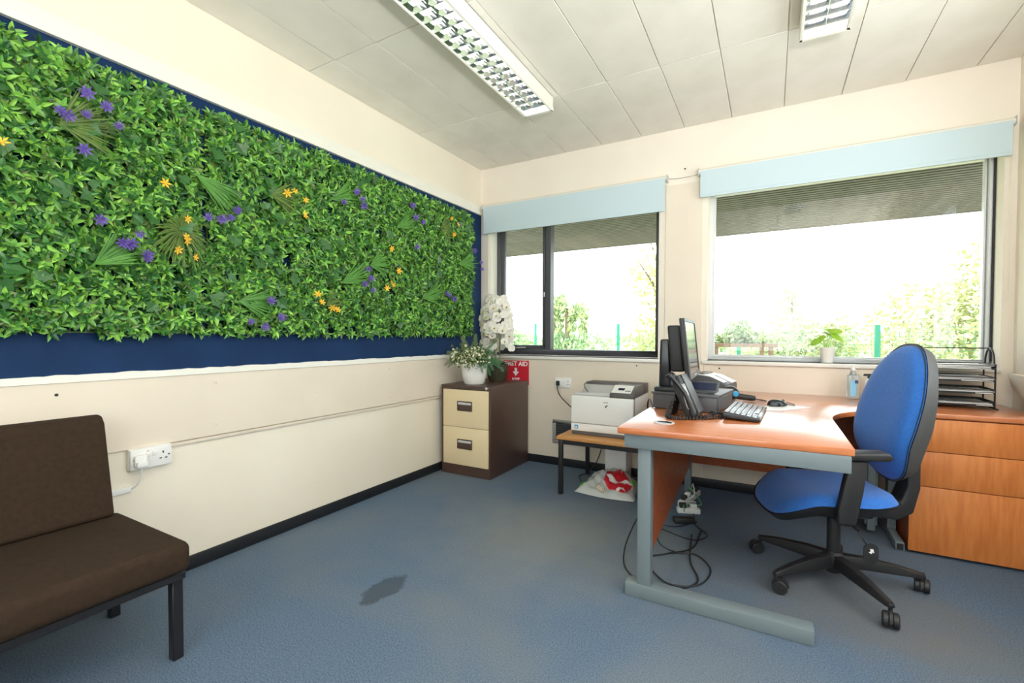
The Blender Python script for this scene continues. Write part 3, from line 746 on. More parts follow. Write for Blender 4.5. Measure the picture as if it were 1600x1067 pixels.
# ================================================================== side table + printer
L = (1.42, -.40, 0); t = thing('side_table', 'small wooden table with black metal legs under the printer', 'table', L)
MB(L).box(1.105, -.70, .397, 1.74, -.10, .420).build('tabletop', oak, t, .003, 2)
ra = MB(L); rect_frame(ra, 'x', 0, 0, 0, 0, 0, 0, 0) if False else None
for (a, b, c, d) in ((1.125,-.69,1.72,-.665),(1.125,-.135,1.72,-.11),(1.12,-.665,1.145,-.135),(1.70,-.665,1.725,-.135)):
    MB(L).box(a, b, .365, c, d, .397).build('rail', black_met, t, .002, 1)
for (x, y) in ((1.118,-.692),(1.118,-.138),(1.697,-.692),(1.697,-.138)): MB(L).box(x, y, 0, x+.03, y+.03, .397).build('leg', black_met, t, .003, 2)

L = (1.40, -.36, .420); t = thing('laser_printer', 'white and dark grey laser printer on the small wooden table', 'printer', L)
zb = .42
MB(L).box(1.175, -.575, zb, 1.625, -.15, zb+.030).build('base', mgrey_pl, t, .004, 2)
MB(L).box(1.172, -.585, zb+.030, 1.628, -.555, zb+.085).build('paper_drawer', white_pl, t, .005, 2)
MB(L).box(1.172, -.588, zb+.088, 1.628, -.552, zb+.282).build('front_door', white_pl, t, .008, 3)
MB(L).box(1.178, -.553, zb+.030, 1.622, -.52, zb+.288).build('inner_body', mgrey_pl, t, .003, 1)
MB(L).box(1.174, -.52, zb+.030, 1.626, -.14, zb+.285).build('side_casing', white_pl, t, .006, 2)
MB(L).prism([(-.565,zb+.283),(-.50,zb+.300),(-.40,zb+.290),(-.30,zb+.345),(-.30,zb+.28),(-.565,zb+.275)], 'x', 1.18, 1.45).build('output_tray', lgrey_pl, t, .004, 2)
MB(L).box(1.18, -.30, zb+.285, 1.626, -.14, zb+.362).build('rear_casing', mgrey_pl, t, .006, 2)
cp = MB(L).prism([(-.560,zb+.283),(-.560,zb+.312),(-.44,zb+.362),(-.30,zb+.362),(-.30,zb+.283)], 'x', 1.452, 1.626).build('control_housing', mgrey_pl, t, .005, 2)
MB(L).prism([(-.553,zb+.318),(-.452,zb+.361),(-.4515,zb+.363),(-.5525,zb+.3205)], 'x', 1.46, 1.60).build('control_panel', white_pl, cp)
MB(L).prism([(-.52,zb+.3335),(-.49,zb+.346),(-.4895,zb+.3475),(-.5195,zb+.335)], 'x', 1.50, 1.545).build('display', navy_lcd, cp)
for k in range(4): MB(L).prism([(-.535,zb+.327),(-.520,zb+.3335),(-.5195,zb+.3350),(-.5345,zb+.3285)], 'x', 1.555+.010*k, 1.562+.010*k).build('button', dgrey_pl, cp)
MB(L).prism([(1.430,zb+.208),(1.452,zb+.232),(1.436,zb+.228),(1.428,zb+.216)], 'y', -.5892, -.5875).build('logo_mark', black_pl, t, smooth=0)
text_mesh('lettering', 'aficio', .016, mgrey_pl, t, (.035, -.2288, .248), rx, bold=.0003) if False else None
for k in range(5): MB(L).box(1.418+.007*k, -.5888, zb+.246, 1.4225+.007*k, -.5875, zb+.251+.002*(k%2)).build('lettering', mgrey_pl, t, smooth=0)
MB(L).box(1.200, -.5868, zb+.045, 1.228, -.5845, zb+.072).build('energy_label', blue_lab, t, smooth=0)
MB(L).box(1.206, -.5872, zb+.051, 1.222, -.5860, zb+.062).build('label_print', white_pl, t, smooth=0)
MB(L).tube(spline([(1.24,-.42,zb+.30),(1.21,-.40,zb+.325),(1.19,-.36,zb+.345),(1.20,-.33,zb+.36)]), .004, 6).build('paper_stop', mgrey_pl, t)

tag(MB((1.39,-.14,0)).box(1.312, -.215, 0, 1.478, -.06, .255).build('white_box', white_pl, bevel=.003, loc=(1.39,-.14,0)), 'plain white box standing under the printer table behind the carrier bag', 'box')

# carrier bag: one lumpy sheet body
def bag():
    L = (1.42, -.46, 0); t = thing('carrier_bag', 'grey plastic carrier bag with red print slumped under the printer table', 'bag', L)
    nx, ny = 34, 26; b = MB(); v = []
    def top(u, w):
        x = -.19+.38*u+.03*(w-.5)*(1-2*u); y = -.13+.33*w
        e = (4*u*(1-u))**.42*(4*w*(1-w))**.35
        h = .165*e*(.40+.60*w) + .016*math.sin(9*u+3*w)*math.sin(8*w+2*u)*e + .010*math.sin(23*u-11*w)*e + .006*math.sin(37*w+19*u)*e
        if w < .25: x *= 1.06
        return Vector((x, y-.03*math.sin(PI*u)*(1-w), max(.004, h)))
    for j in range(ny+1):
        for i in range(nx+1): v.append(top(i/nx, j/ny))
    n0 = len(v)
    for j in range(ny+1):
        for i in range(nx+1): p = top(i/nx, j/ny); v.append(Vector((p.x*.97, p.y*.97, .001)))
    f = []
    W = nx+1
    for j in range(ny):
        for i in range(nx):
            a = j*W+i; f.append((a,a+1,a+W+1,a+W)); f.append((n0+a,n0+a+W,n0+a+W+1,n0+a+1))
    for i in range(nx): f.append((i,n0+i,n0+i+1,i+1)); a = ny*W+i; f.append((a,a+1,n0+a+1,n0+a))
    for j in range(ny): a = j*W; f.append((a,a+W,n0+a+W,n0+a)); a = j*W+nx; f.append((a,n0+a,n0+a+W,a+W))
    b.add(v, f); b.build('bag_body', bag_m, t, smooth=70)
    def patch(poly, m, name, lift, n=10):
        # project a polygon (u,w) on the bag's top
        cu = sum(p[0] for p in poly)/len(poly); cw = sum(p[1] for p in poly)/len(poly); q = MB(); P = []
        for i in range(len(poly)):
            a, c = poly[i], poly[(i+1) % len(poly)]
            for k in range(4): P.append((a[0]+(c[0]-a[0])*k/4, a[1]+(c[1]-a[1])*k/4))
        q.dome([(p[0]-cu, p[1]-cw) for p in P], 8, lambda a, c, r: top(cu+a, cw+c)+Vector((0,-.002,lift)))
        return q.build(name, m, t, smooth=70)
    patch([(.44,.30),(.62,.12),(.84,.10),(.92,.30),(.94,.46),(.66,.84),(.42,.62)], red_bag, 'red_print', .003)
    patch([(.45,.46),(.56,.30),(.92,.42),(.94,.50),(.60,.40),(.50,.52)], sign_w, 'white_print', .005)
    patch([(.70,.12),(.74,.10),(.80,.20),(.86,.18),(.80,.26)], sign_w, 'white_print', .005)
    patch([(.36,.08),(.52,.06),(.52,.16),(.36,.18)], barcode_m, 'barcode', .004)
    for k in range(6): patch([(.38+.022*k,.085),(.388+.022*k,.085),(.388+.022*k,.155),(.38+.022*k,.155)], sign_w, 'barcode_line', .0055)
    patch([(.05,.12),(.12,.10),(.18,.28),(.10,.30)], green_pr, 'green_print', .004)
    patch([(.90,.55),(.97,.50),(.97,.72),(.90,.74)], green_pr, 'green_print', .004)
bag()

# ================================================================== desk
DZ = .742
L = (2.25, -.9, 0); t = thing('corner_desk', 'L-shaped orange beech desk with grey cantilever frame by the window', 'desk', L)
poly = [(1.868,-1.775),(2.700,-1.745),(2.702,-1.08)]
for k in range(1, 13):
    a = PI - (PI/2)*k/12; poly.append((3.06+.358*math.cos(a)*1.0, -1.08+.455*math.sin(a)))
poly += [(3.075,-.62),(3.075,-.012),(1.842,-.012)]
MB(L).prism(poly, 'z', DZ-.026, DZ).build('desktop', beech, t, .003, 2)
MB(L).box(1.892, -1.752, .655, 2.690, -1.700, DZ-.0265).build('end_rail', grey_met, t, .003, 2)
MB(L).box(1.944, -1.726, .05, 2.000, -1.668, .655).build('leg', grey_met, t, .004, 2)
MB(L).box(1.894, -1.735, 0, 2.592, -1.665, .058).build('foot_bar', grey_met, t, .005, 2)
mp = MB(L); a0, a1 = Vector((1.985,-1.668,0)), Vector((1.925,-.14,0)); nn = Vector((a1.y-a0.y, a0.x-a1.x, 0)).normalized()*.009
mp.add([a0-nn+Vector((0,0,.19)), a0+nn+Vector((0,0,.19)), a1+nn+Vector((0,0,.19)), a1-nn+Vector((0,0,.19)), a0-nn+Vector((0,0,DZ-.027)), a0+nn+Vector((0,0,DZ-.027)), a1+nn+Vector((0,0,DZ-.027)), a1-nn+Vector((0,0,DZ-.027))], [(0,1,2,3),(4,5,6,7),(0,1,5,4),(1,2,6,5),(2,3,7,6),(3,0,4,7)])
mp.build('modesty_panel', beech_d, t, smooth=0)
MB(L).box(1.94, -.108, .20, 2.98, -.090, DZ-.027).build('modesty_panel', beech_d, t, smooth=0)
MB(L).box(1.898, -.165, 0, 1.942, -.120, DZ-.027).build('leg', grey_met, t, .004, 2)
MB(L).box(2.925, -.41, .05, 2.985, -.36, DZ-.027).build('leg', grey_met, t, .004, 2)
MB(L).box(2.935, -.42, .02, 2.975, -.40, DZ-.03).build('leg_cover', grey_met, t, .003, 1)
MB(L).box(3.030, -.60, 0, 3.070, -.05, .045).build('foot_bar', grey_met, t, .004, 2)
MB(L).box(3.036, -.603, .006, 3.064, -.6, .039).build('tube_end', black_pl, t, smooth=0)
MB(L).box(3.030, -.40, .045, 3.070, -.34, DZ-.027).build('leg', grey_met, t, .004, 2)
g = MB(L).lathe([(.046,0),(.046,.0035),(.040,.004),(.036,.001)], (2.022,-1.570,DZ), 28).build('grommet', lgrey_pl, t)
MB(L).prism([(2.022+.034*math.cos(a)-.0, -1.570+.034*math.sin(a)) for a in [PI*.95*k/14-.2 for k in range(15)]], 'z', DZ+.0006, DZ+.0030).build('grommet_lid', black_pl, g, smooth=0)
MB(L).lathe([(.036,0),(.036,.0008)], (2.022,-1.570,DZ), 24).build('cable_hole', grout, g)

# pedestal
L = (3.342, -.30, 0); t = thing('desk_pedestal', 'orange beech three-drawer desk-high pedestal at the right end of the desk', 'drawer unit', L)
MB(L).box(3.079, -.612, DZ-.024, 3.606, -.012, DZ+.001).build('top', beech, t, .003, 2)
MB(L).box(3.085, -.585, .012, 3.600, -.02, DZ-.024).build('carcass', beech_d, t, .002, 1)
for (za, zb) in ((.545,.712),(.362,.5415),(.016,.3585)):
    MB(L).box(3.082, -.606, za, 3.603, -.586, zb).build('drawer_front', beech_v, t, .0018, 2)
for (x, y) in ((3.10,-.56),(3.58,-.56),(3.10,-.05),(3.58,-.05)): MB(L).lathe([(.018,0),(.018,.013)], (x,y,0), 12).build('foot', black_pl, t)

# ================================================================== things on the desk
# cash drawer
L = (2.05, -.96, DZ); t = thing('cash_drawer', 'charcoal metal cash drawer on the desk behind the phone', 'cash drawer', L, 0)
def quadbox(mb, P, z0, z1):
    v = [(x, y, z0) for (x, y) in P]+[(x, y, z1) for (x, y) in P]
    return mb.add(v, [(0,1,2,3),(4,5,6,7),(0,1,5,4),(1,2,6,5),(2,3,7,6),(3,0,4,7)])
CP = [(1.880,-1.150),(2.205,-1.195),(2.252,-.81),(1.93,-.77)]
quadbox(MB(L), CP, DZ+.004, DZ+.086).build('case', dgrey_pl, t, .004, 2)
quadbox(MB(L), [(1.872,-1.156),(2.210,-1.202),(2.258,-.806),(1.925,-.764)], DZ+.080, DZ+.092).build('lid', dgrey_pl, t, .003, 2)
quadbox(MB(L), [(2.207,-1.17),(2.213,-1.17),(2.250,-.83),(2.245,-.83)], DZ+.010, DZ+.076).build('drawer_front', dgrey_pl, t, .002, 1)
for (x, y) in ((1.90,-1.13),(2.19,-1.17),(2.23,-.83),(1.95,-.80)): MB(L).lathe([(.012,0),(.012,.005)], (x,y,DZ), 10).build('foot', black_pl, t)
zt = DZ+.092
L = (2.185, -1.135, zt); t = thing('key_fob', 'small black key lying on the cash drawer', 'key', L)
MB(L).box(2.158, -1.142, zt+.0005, 2.190, -1.128, zt+.010).build('key_bow', black_pl, t, .004, 2)
MB(L).box(2.19, -1.138, zt+.002, 2.22, -1.133, zt+.005).build('key_blade', chrome, t)
# monitor
L = (1.99, -.97, zt); t = thing('computer_monitor', 'flat computer monitor turned edge-on above the cash drawer', 'monitor', L, math.radians(2.5))
def ML(x, y, z): return (x, y, z)
MB().box(-.115, -.16, .0, .06, .17, .022).build('stand_base', black_pl, t, .006, 2)
MB().prism([(-.100,.02),(-.035,.02),(-.045,.285),(-.094,.285)], 'y', -.10, .03).build('stand_column', black_gl, t, .010, 3)
MB().prism([(-.026,.11),(.043,.11),(.020,.36),(-.048,.36)], 'y', -.17, .17).build('back_casing', black_pl, t, .012, 3)
pm = MB(); c, s = 0, 0
def slab(y0, y1, z0, z1, d0, d1):
    # panel tilted slightly back: x grows towards the bottom
    k = -.11
    return [((.045+d)+k*(z-.09), y, z) for d in (d0, d1) for (y, z) in ((y0,z0),(y1,z0),(y1,z1),(y0,z1))]
BF = [(0,1,2,3),(4,5,6,7),(0,1,5,4),(1,2,6,5),(2,3,7,6),(3,0,4,7)]
pn = MB().add(slab(-.265,.265,.078,.395,.012,.034), BF).build('display_casing', black_pl, t, .006, 2)
fr = MB()
for q in ((-.265,.265,.078,.102),(-.265,.265,.379,.395),(-.265,-.249,.102,.379),(.249,.265,.102,.379)): fr.add(slab(*q,.034,.040), BF)
fr.build('bezel', dgrey_pl, pn)
MB().add(slab(-.249,.249,.102,.379,.034,.0365), BF).build('screen', screen_m, pn, smooth=0)
MB().add(slab(-.05,.05,.086,.094,.040,.0405), BF).build('button_strip', lgrey_pl, pn, smooth=0)
# customer display
L = (2.135, -1.07, zt); t = thing('customer_display', 'small tilted dark two-line display standing on the cash drawer', 'display', L, math.radians(-8))
MB().box(-.05, -.05, 0, .05, .05, .012).build('display_base', dgrey_pl, t, .003, 2)
hd = MB().prism([(-.035,.012),(-.03,.012),(.0,.058),(-.010,.060)], 'x', -.07, .075).build('display_head', dgrey_pl, t, .003, 2)
MB().prism([(-.0365,.020),(-.0335,.020),(-.0105,.054),(-.0125,.055)], 'x', -.06, .065).build('display_window', navy_lcd, hd, smooth=0)
# receipt printer
L = (2.055, -.395, DZ); t = thing('receipt_printer', 'charcoal receipt printer with pale lids beside the monitor', 'receipt printer', L, math.radians(-10))
MB().prism([(-.13,0),(.17,0),(.17,.075),(.165,.095),(.07,.135),(-.02,.145),(-.10,.125),(-.13,.09)], 'y', -.13, .13).build('body', dgrey_pl, t, .006, 2)
MB().prism([(.015,.146),(.075,.138),(.168,.098),(.168,.091),(.07,.128),(.015,.138)], 'y', .005, .128).build('paper_lid', white_pl, t, .003, 2)
MB().prism([(-.02,.150),(.06,.1415),(.150,.1035),(.150,.096),(.06,.133),(-.02,.142)], 'y', -.115, -.025).build('front_lid', white_pl, t, .003, 2)
MB().box(-.05, -.10, .14, .02, .12, .152).build('hinge_cover', black_gl, t, .004, 2)
MB().box(.1705, -.11, .03, .173, .11, .07).build('front_plate', mgrey_pl, t, .002, 1)
# barcode scanner
L = (2.235, -.60, DZ); t = thing('barcode_scanner', 'black handheld barcode scanner with blue window lying on the desk', 'scanner', L, math.radians(8))
MB().ell((-.010,0,.046), (.052,.045,.044), 18, 12).build('head', black_gl, t)
MB().lathe([(.017,0),(.017,.003),(.012,.005)], n=18).build('blue_window', blue_lab, t, loc=(.018,-.037,.046), rot=(PI/2,0,.25))
MB().tube([(.02,0,.032),(.06,0,.025),(.11,0,.021),(.128,0,.02)], [.020,.0185,.0175,.014], 12).build('handle', black_pl, t)
MB().tube(spline([(.128,0,.018),(.16,0,.010),(.19,.02,.005),(.17,.07,.005),(.12,.10,.005),(.07,.13,.006)]), .003, 6).build('cable', black_pl, t)
# keyboard
L = (2.335, -1.135, DZ); t = thing('keyboard', 'black keyboard lying between the phone and the mouse', 'keyboard', L, math.radians(-3))
kb = [(-.078,.020),(-.070,.040),(.078,.012),(.080,.004),(.070,.001)]
MB().prism([(-.078,.014),(-.078,.034),(-.070,.038),(.078,.016),(.080,.010),(.074,.002)], 'y', -.225, .225).build('case', black_gl, t, .004, 2)
kk = MB()
for i in range(6):
    x = -.062+.0235*i
    nn_ = 15
    for j in range(nn_):
        if i == 5 and 4 <= j <= 9: continue
        y = -.212+.0283*j; z = .0378-.149*(x+.070)
        kk.add([(x-.009,y-.0115,z-.002),(x+.009,y-.0115,z-.0047),(x+.009,y+.0115,z-.0047),(x-.009,y+.0115,z-.002),
                (x-.0075,y-.0095,z+.006),(x+.0075,y-.0095,z+.0035),(x+.0075,y+.0095,z+.0035),(x-.0075,y+.0095,z+.006)], BF)
kk.add([(.0465,-.10,.0185),(.0645,-.10,.0158),(.0645,.065,.0158),(.0465,.065,.0185),(.048,-.098,.0265),(.063,-.098,.024),(.063,.063,.024),(.048,.063,.0265)], BF)
k_ = kk.build('keys', black_gl, t, smooth=0); k_['kind'] = 'stuff'
for y in (-.19, .19): MB().box(-.075, y-.012, 0, -.065, y+.012, .02).build('tilt_foot', black_pl, t, .002, 1)
# paper, mouse
L = (2.50, -.77, DZ); tag(MB(L).add([(2.352,-.935,DZ+.0003),(2.486,-.905,DZ+.0003),(2.645,-.690,DZ+.0003),(2.48,-.62,DZ+.0003),(2.352,-.935,DZ+.0012),(2.486,-.905,DZ+.0012),(2.645,-.690,DZ+.0012),(2.48,-.62,DZ+.0012)], BF).build('paper_sheet', paper, smooth=0, loc=L), 'white paper sheet under the computer mouse', 'paper')
L = (2.475, -.735, DZ+.0013); t = thing('computer_mouse', 'black computer mouse on the white paper sheet', 'mouse', L, math.radians(35))
ol = [(.058*math.cos(a)*(1 if math.cos(a) > 0 else 1.02), .031*math.sin(a)) for a in [2*PI*k/28 for k in range(28)]]
MB().dome(ol, 8, lambda a, b, r: Vector((a, b, .006+.032*math.sqrt(max(0,1-r**2.4))*(1-.22*a/.058)))).dome(ol, 4, lambda a, b, r: Vector((a*.95, b*.95, .0002+.006*r**6))).build('body', black_gl, t, smooth=70)
MB().lathe([(.009,-.003),(.009,.003)], n=12).build('scroll_wheel', dgrey_pl, t, loc=(.034,0,.0285), rot=(PI/2,0,0))
MB().tube(spline([(.058,0,.008),(.09,-.01,.004),(.12,.02,.003),(.14,.08,.003),(.12,.16,.003)]), .002, 6).build('cable', black_pl, t)
# desk phone
L = (2.075, -1.325, DZ); t = thing('desk_phone', 'black desk phone with handset propped upright at the desk front', 'telephone', L, math.radians(-4))
MB().prism([(.020,.002),(.062,.002),(.066,.016),(-.020,.205),(-.052,.190),(-.030,.12)], 'y', -.075, .105).build('body', black_pl, t, .006, 2)
MB().prism([(.066,.022),(.069,.024),(-.014,.205),(-.018,.204)], 'y', -.02, .095).build('keypad_face', dgrey_pl, t, smooth=0)
MB().prism([(-.004,.165),(-.001,.166),(-.016,.200),(-.019,.199)], 'y', .0, .085).build('phone_display', navy_lcd, t, smooth=0)
MB().prism([(-.035,.15),(-.028,.145),(-.055,.0),(-.085,.0),(-.085,.006),(-.062,.010)], 'y', -.05, .08).build('stand', black_pl, t, .003, 2)
hs = []
for k in range(17):
    s = k/16; x = -.050+.120*s; z = .218-.200*s; bow = .016*math.sin(PI*s)
    hs.append((x+bow*.83, z+bow*.55))
inn = []
for k in range(17):
    s = 1-k/16; x = -.050+.120*s; z = .218-.200*s; bow = .018*math.sin(PI*s); th = .022+.012*(abs(s-.5)*2)**3
    inn.append((x+bow*.83-th*.83, z+bow*.55-th*.55))
MB().prism(hs+inn, 'y', -.088, -.036).build('handset', black_gl, t, .007, 3)
lp = []
for k in range(25):
    a = 2*PI*k/24; lp.append((.022+.010*math.cos(a)*.8+.033*math.sin(a)*.42*-1, -.0765, .105+.060*math.sin(a)+.012*math.cos(a)*.5))
MB().tube(lp, .0022, 6).build('cradle_outline', lgrey_pl, t)
# coiled cord
path = spline([(2.045,-1.43,DZ+.10),(2.022,-1.44,DZ+.05),(2.010,-1.445,DZ+.012),(2.045,-1.465,DZ+.009),(2.10,-1.45,DZ+.009),(2.17,-1.40,DZ+.009),(2.23,-1.33,DZ+.009),(2.245,-1.26,DZ+.011),(2.215,-1.24,DZ+.014),(2.19,-1.28,DZ+.022),(2.21,-1.32,DZ+.024),(2.175,-1.36,DZ+.012),(2.14,-1.37,DZ+.009)], 30)
coil = []
for i, p in enumerate(path):
    tg = (path[min(i+1,len(path)-1)]-path[max(i-1,0)]).normalized(); a = tg.cross(Vector((.3,.2,1))).normalized(); b = a.cross(tg)
    coil.append(p+(a*math.cos(i*1.1)+b*math.sin(i*1.1))*.0068)
tag(MB((2.12,-1.36,DZ)).tube(coil, .0030, 5).build('coiled_cord', black_pl, loc=(2.12,-1.36,DZ)), 'black coiled handset cord lying in front of the phone', 'cord')
# hand sanitiser
L = (2.897, -.11, DZ+.001); t = thing('hand_sanitiser', 'clear pump bottle of hand sanitiser on the desk against the window wall', 'bottle', L, 0)
MB().prism([(x, y) for (x, y) in rrect(.031,.021,.012)], 'z', 0, .150).build('bottle', gel_m, t, .006, 3)
MB().lathe([(.020,.15),(.016,.165),(.011,.172),(.011,.178)], n=18).build('shoulder', gel_m, t)
MB().lathe([(.013,.177),(.013,.192),(.007,.194),(.004,.205)], n=16).build('pump_collar', white_pl, t)
MB().prism([(-.030,.205),(.010,.205),(.012,.216),(-.008,.220),(-.030,.212)], 'y', -.008, .008).build('pump_head', white_pl, t, .003, 2)
MB().box(-.015, -.0222, .02, .013, -.0211, .115).build('label', gel_blue, t, smooth=0)
MB().box(.008, -.0228, .098, .025, -.0222, .118).build('label_badge', navy_lab, t, smooth=0)
MB().tube([(0,0,.01),(0,0,.17)], .0025, 6).build('dip_tube', white_pl, t)
L = (2.985, -.09, DZ+.001); t = thing('spray_bottle', 'small white bottle with black cap half hidden behind the blue chair', 'bottle', L)
MB().lathe([(.022,0),(.024,.01),(.024,.11),(.018,.125),(.012,.13)], n=20).build('bottle', white_pl, t)
MB().lathe([(.012,.129),(.012,.142),(.006,.143)], n=14).build('cap', black_pl, t)
MB().prism([(-.034,.145),(-.030,.158),(.012,.160),(.014,.142)], 'y', -.008, .008).build('nozzle', black_pl, t, .003, 2)

# letter tray stack
L = (3.345, -.18, DZ+.001); t = thing('letter_tray', 'black wire four-tier letter tray full of papers on the pedestal', 'letter tray', L, math.radians(-3))
x0, x1, y0, y1 = -.170, .150, -.13, .12
for k in range(4):
    z = .018+.066*k
    tr = MB()
    tr.box(x0, y0, z, x1, y1, z+.002)
    for (a, b, c, d) in ((x0,y0,x1,y0+.002),(x0,y1-.002,x1,y1),(x0,y0,x0+.002,y1),(x1-.002,y0,x1,y1)): tr.box(a, b, z, c, d, z+.022 if (b != y0 or d != y0+.002) else z+.008)
    ty = tr.build('tray', black_met, t, smooth=0)
    MB().tube([(x0,y0,z+.024),(x1,y0,z+.024),(x1,y1,z+.024),(x0,y1,z+.024),(x0,y0,z+.024)], .0028, 6).build('rim_wire', black_met, ty)
    for j in range(3 if k > 1 else 2):
        sk = rng.uniform(-.012,.012); zz = z+.0035+.005*j
        MB().add([(x0+.012+sk,y0+.006,zz),(x1-.012+sk,y0-.004+sk,zz+.003*j),(x1-.02+sk*.5,y1-.012,zz+.004*j),(x0+.014,y1-.016,zz+.002),
                  (x0+.012+sk,y0+.006,zz+.003),(x1-.012+sk,y0-.004+sk,zz+.003+.003*j),(x1-.02+sk*.5,y1-.012,zz+.003+.004*j),(x0+.014,y1-.016,zz+.005)], BF).build('paper', paper, ty, smooth=0)
for x in (x0-.004, x1+.004):
    for y in (y0+.03, y1-.03): MB().tube([(x,y,.004),(x,y,.245)], .004, 8).build('upright', black_met, t)
    arch = [(x, (y0+y1)/2+.075*math.cos(a), .245+.085*math.sin(a)) for a in [PI*k/14 for k in range(15)]]
    MB().tube(arch, .0045, 8).build('arch', black_met, t)
MB().tube([(x0-.004,.0,.330),(x1+.004,.0,.330)], .003, 8).build('top_rod', black_met, t)
for x in (x0-.004, x1+.004): MB().tube([(x,y0-.02,.006),(x,y1+.01,.006)], .005, 8).build('skid', black_met, t)

# potted plant on the sill
L = (2.772, .045, .957); t = thing('sill_plant', 'small lime-leaved plant in a white bucket pot on the window sill', 'potted plant', L)
MB().lathe([(.036,.001),(.038,.004),(.047,.098),(.050,.102),(.050,.106),(.046,.106),(.043,.09)], n=28).build('pot', white_cer, t)
MB().lathe([(.043,.088),(0,.09)], n=16, cap=False).build('soil', dark_pot, t)
for (bx, tx, ty, tz, sz, yaw_, pitch_) in ((-.006,-.03,-.015,.175,.058,2.7,.9),(0,.0,-.01,.205,.055,1.2,.3),(.006,.035,-.02,.195,.062,.2,.8),(.004,.02,.0,.225,.058,-.8,.25),(-.002,-.055,-.02,.155,.045,3.3,1.0)):
    lf = MB().tube(spline([(bx,0,.09),((bx+tx)/2,ty*.4,.09+(tz-.09)*.6),(tx,ty,tz)],5), .0022, 5).build('leaf_stalk', lime_leaf, t)
    b = MB(); v = []; sz *= 1.25; d = Vector((math.cos(yaw_), math.sin(yaw_)*.6, -pitch_)).normalized(); s = d.cross(Vector((0,-.5,1))).normalized(); nrm = s.cross(d).normalized(); c0 = Vector((tx,ty,tz))-d*sz*.25
    for i in range(7):
        q = i/6; w = sz*.55*math.sin(PI*(q*.86+.12))**.8 if i < 6 else .001; c = c0+d*sz*1.25*q+nrm*.010*math.sin(PI*q)
        v += [c+s*w-nrm*w*.25, c, c-s*w-nrm*w*.25]
    b.add(v, [(3*i,3*i+1,3*i+4,3*i+3) for i in range(6)]+[(3*i+1,3*i+2,3*i+5,3*i+4) for i in range(6)]); b.build('leaf_blade', lime_leaf, lf, smooth=60)

# ================================================================== cables and power strips under the desk
L = (1.962, -.36, 0); t = thing('power_strip', 'longer white power strip with four plugs under the back of the desk', 'power strip', L, math.radians(80))
MB().box(-.16, -.027, .001, .16, .027, .036).build('strip_body', white_pl, t, .005, 2)
for k in range(4):
    MB().box(-.13+.075*k, -.02, .036, -.09+.075*k, .02, .037).build('outlet', lgrey_pl, t, smooth=0)
    MB().box(-.128+.075*k, -.017, .037, -.092+.075*k, .017, .066).build('plug', (black_pl, white_pl, dgrey_pl, black_pl)[k], t, .004, 2)
L = (1.99, -.60, 0); t = thing('power_strip', 'shorter white power strip with two plugs under the desk', 'power strip', L, math.radians(20))
MB().box(-.07, -.025, .001, .07, .025, .034).build('strip_body', white_pl, t, .005, 2)
MB().box(-.055, -.017, .034, -.015, .017, .062).build('plug', black_pl, t, .004, 2)
MB().box(.01, -.017, .034, .05, .017, .06).build('plug', white_pl, t, .004, 2)
L = (1.99, -.78, 0); t = thing('power_adapter', 'black power adapter brick lying under the desk', 'adapter', L, .5)
MB().box(-.06, -.027, .001, .06, .027, .034).build('brick', black_pl, t, .006, 2)
def cable(pts, r, m, label):
    o = pts[0]; c = sum((Vector(p) for p in pts), Vector())/len(pts); c.z = 0
    tag(MB(c).tube(spline(pts, 10), r, 6).build('floor_cable', m, loc=c), label, 'cable', 'cables under the desk')
cable([(1.84,-1.08,.40),(1.845,-1.10,.30),(1.84,-1.15,.2),(1.80,-1.25,.10),(1.79,-1.36,.03),(1.83,-1.50,.006),(1.93,-1.60,.006),(2.07,-1.60,.006),(2.16,-1.47,.006),(2.10,-1.28,.006),(2.06,-.95,.006)], .004, black_pl, 'black cable looping out left of the desk leg and back beneath the desk')
cable([(1.855,-.98,.40),(1.86,-1.0,.25),(1.88,-1.05,.1),(1.92,-1.15,.008),(2.02,-1.22,.006),(2.12,-1.20,.006),(2.20,-1.33,.006),(2.17,-1.50,.006),(2.05,-1.56,.007),(1.95,-1.47,.008),(1.90,-1.36,.006),(1.98,-1.28,.012),(2.09,-1.12,.006),(2.10,-.85,.006)], .0038, black_pl, 'black cable in overlapping floor loops behind the desk leg')
cable([(1.835,-.90,.39),(1.84,-.92,.28),(1.82,-.96,.16),(1.86,-1.0,.05),(1.95,-.98,.006),(2.08,-1.02,.006),(2.14,-.92,.006),(2.06,-.80,.008),(2.03,-.66,.02)], .0035, black_pl, 'black cable hanging from the table end towards the adapters')
cable([(1.82,-.82,.39),(1.83,-.84,.24),(1.81,-.85,.12),(1.85,-.86,.008),(1.96,-.88,.006),(2.06,-.74,.006)], .0035, black_pl, 'black cable hanging nearest the printer table')
cable([(1.955,-.22,.05),(1.97,-.27,.09),(1.98,-.32,.10),(2.0,-.42,.06),(1.96,-.50,.045),(2.03,-.58,.07)], .0045, white_pl, 'white cable tangled over the power strips')
cable([(1.94,-.26,.02),(1.955,-.33,.08),(2.03,-.40,.03),(2.05,-.52,.035),(1.97,-.60,.05),(1.98,-.70,.04)], .0042, green_plug, 'pale green cable tangled over the power strips')
cable([(1.25,-.16,.42),(1.255,-.12,.34),(1.24,-.09,.22),(1.20,-.10,.10),(1.14,-.14,.02),(1.10,-.22,.006),(1.16,-.34,.006)], .004, black_pl, 'black cable drooping behind the printer table onto the carpet')
cable([(1.88,-1.15,DZ+.006),(1.83,-1.0,DZ+.03),(1.80,-.92,DZ-.02),(1.80,-.88,.62),(1.81,-.86,.45)], .0045, black_pl, 'black cable leaving the desk edge beside the cash drawer')

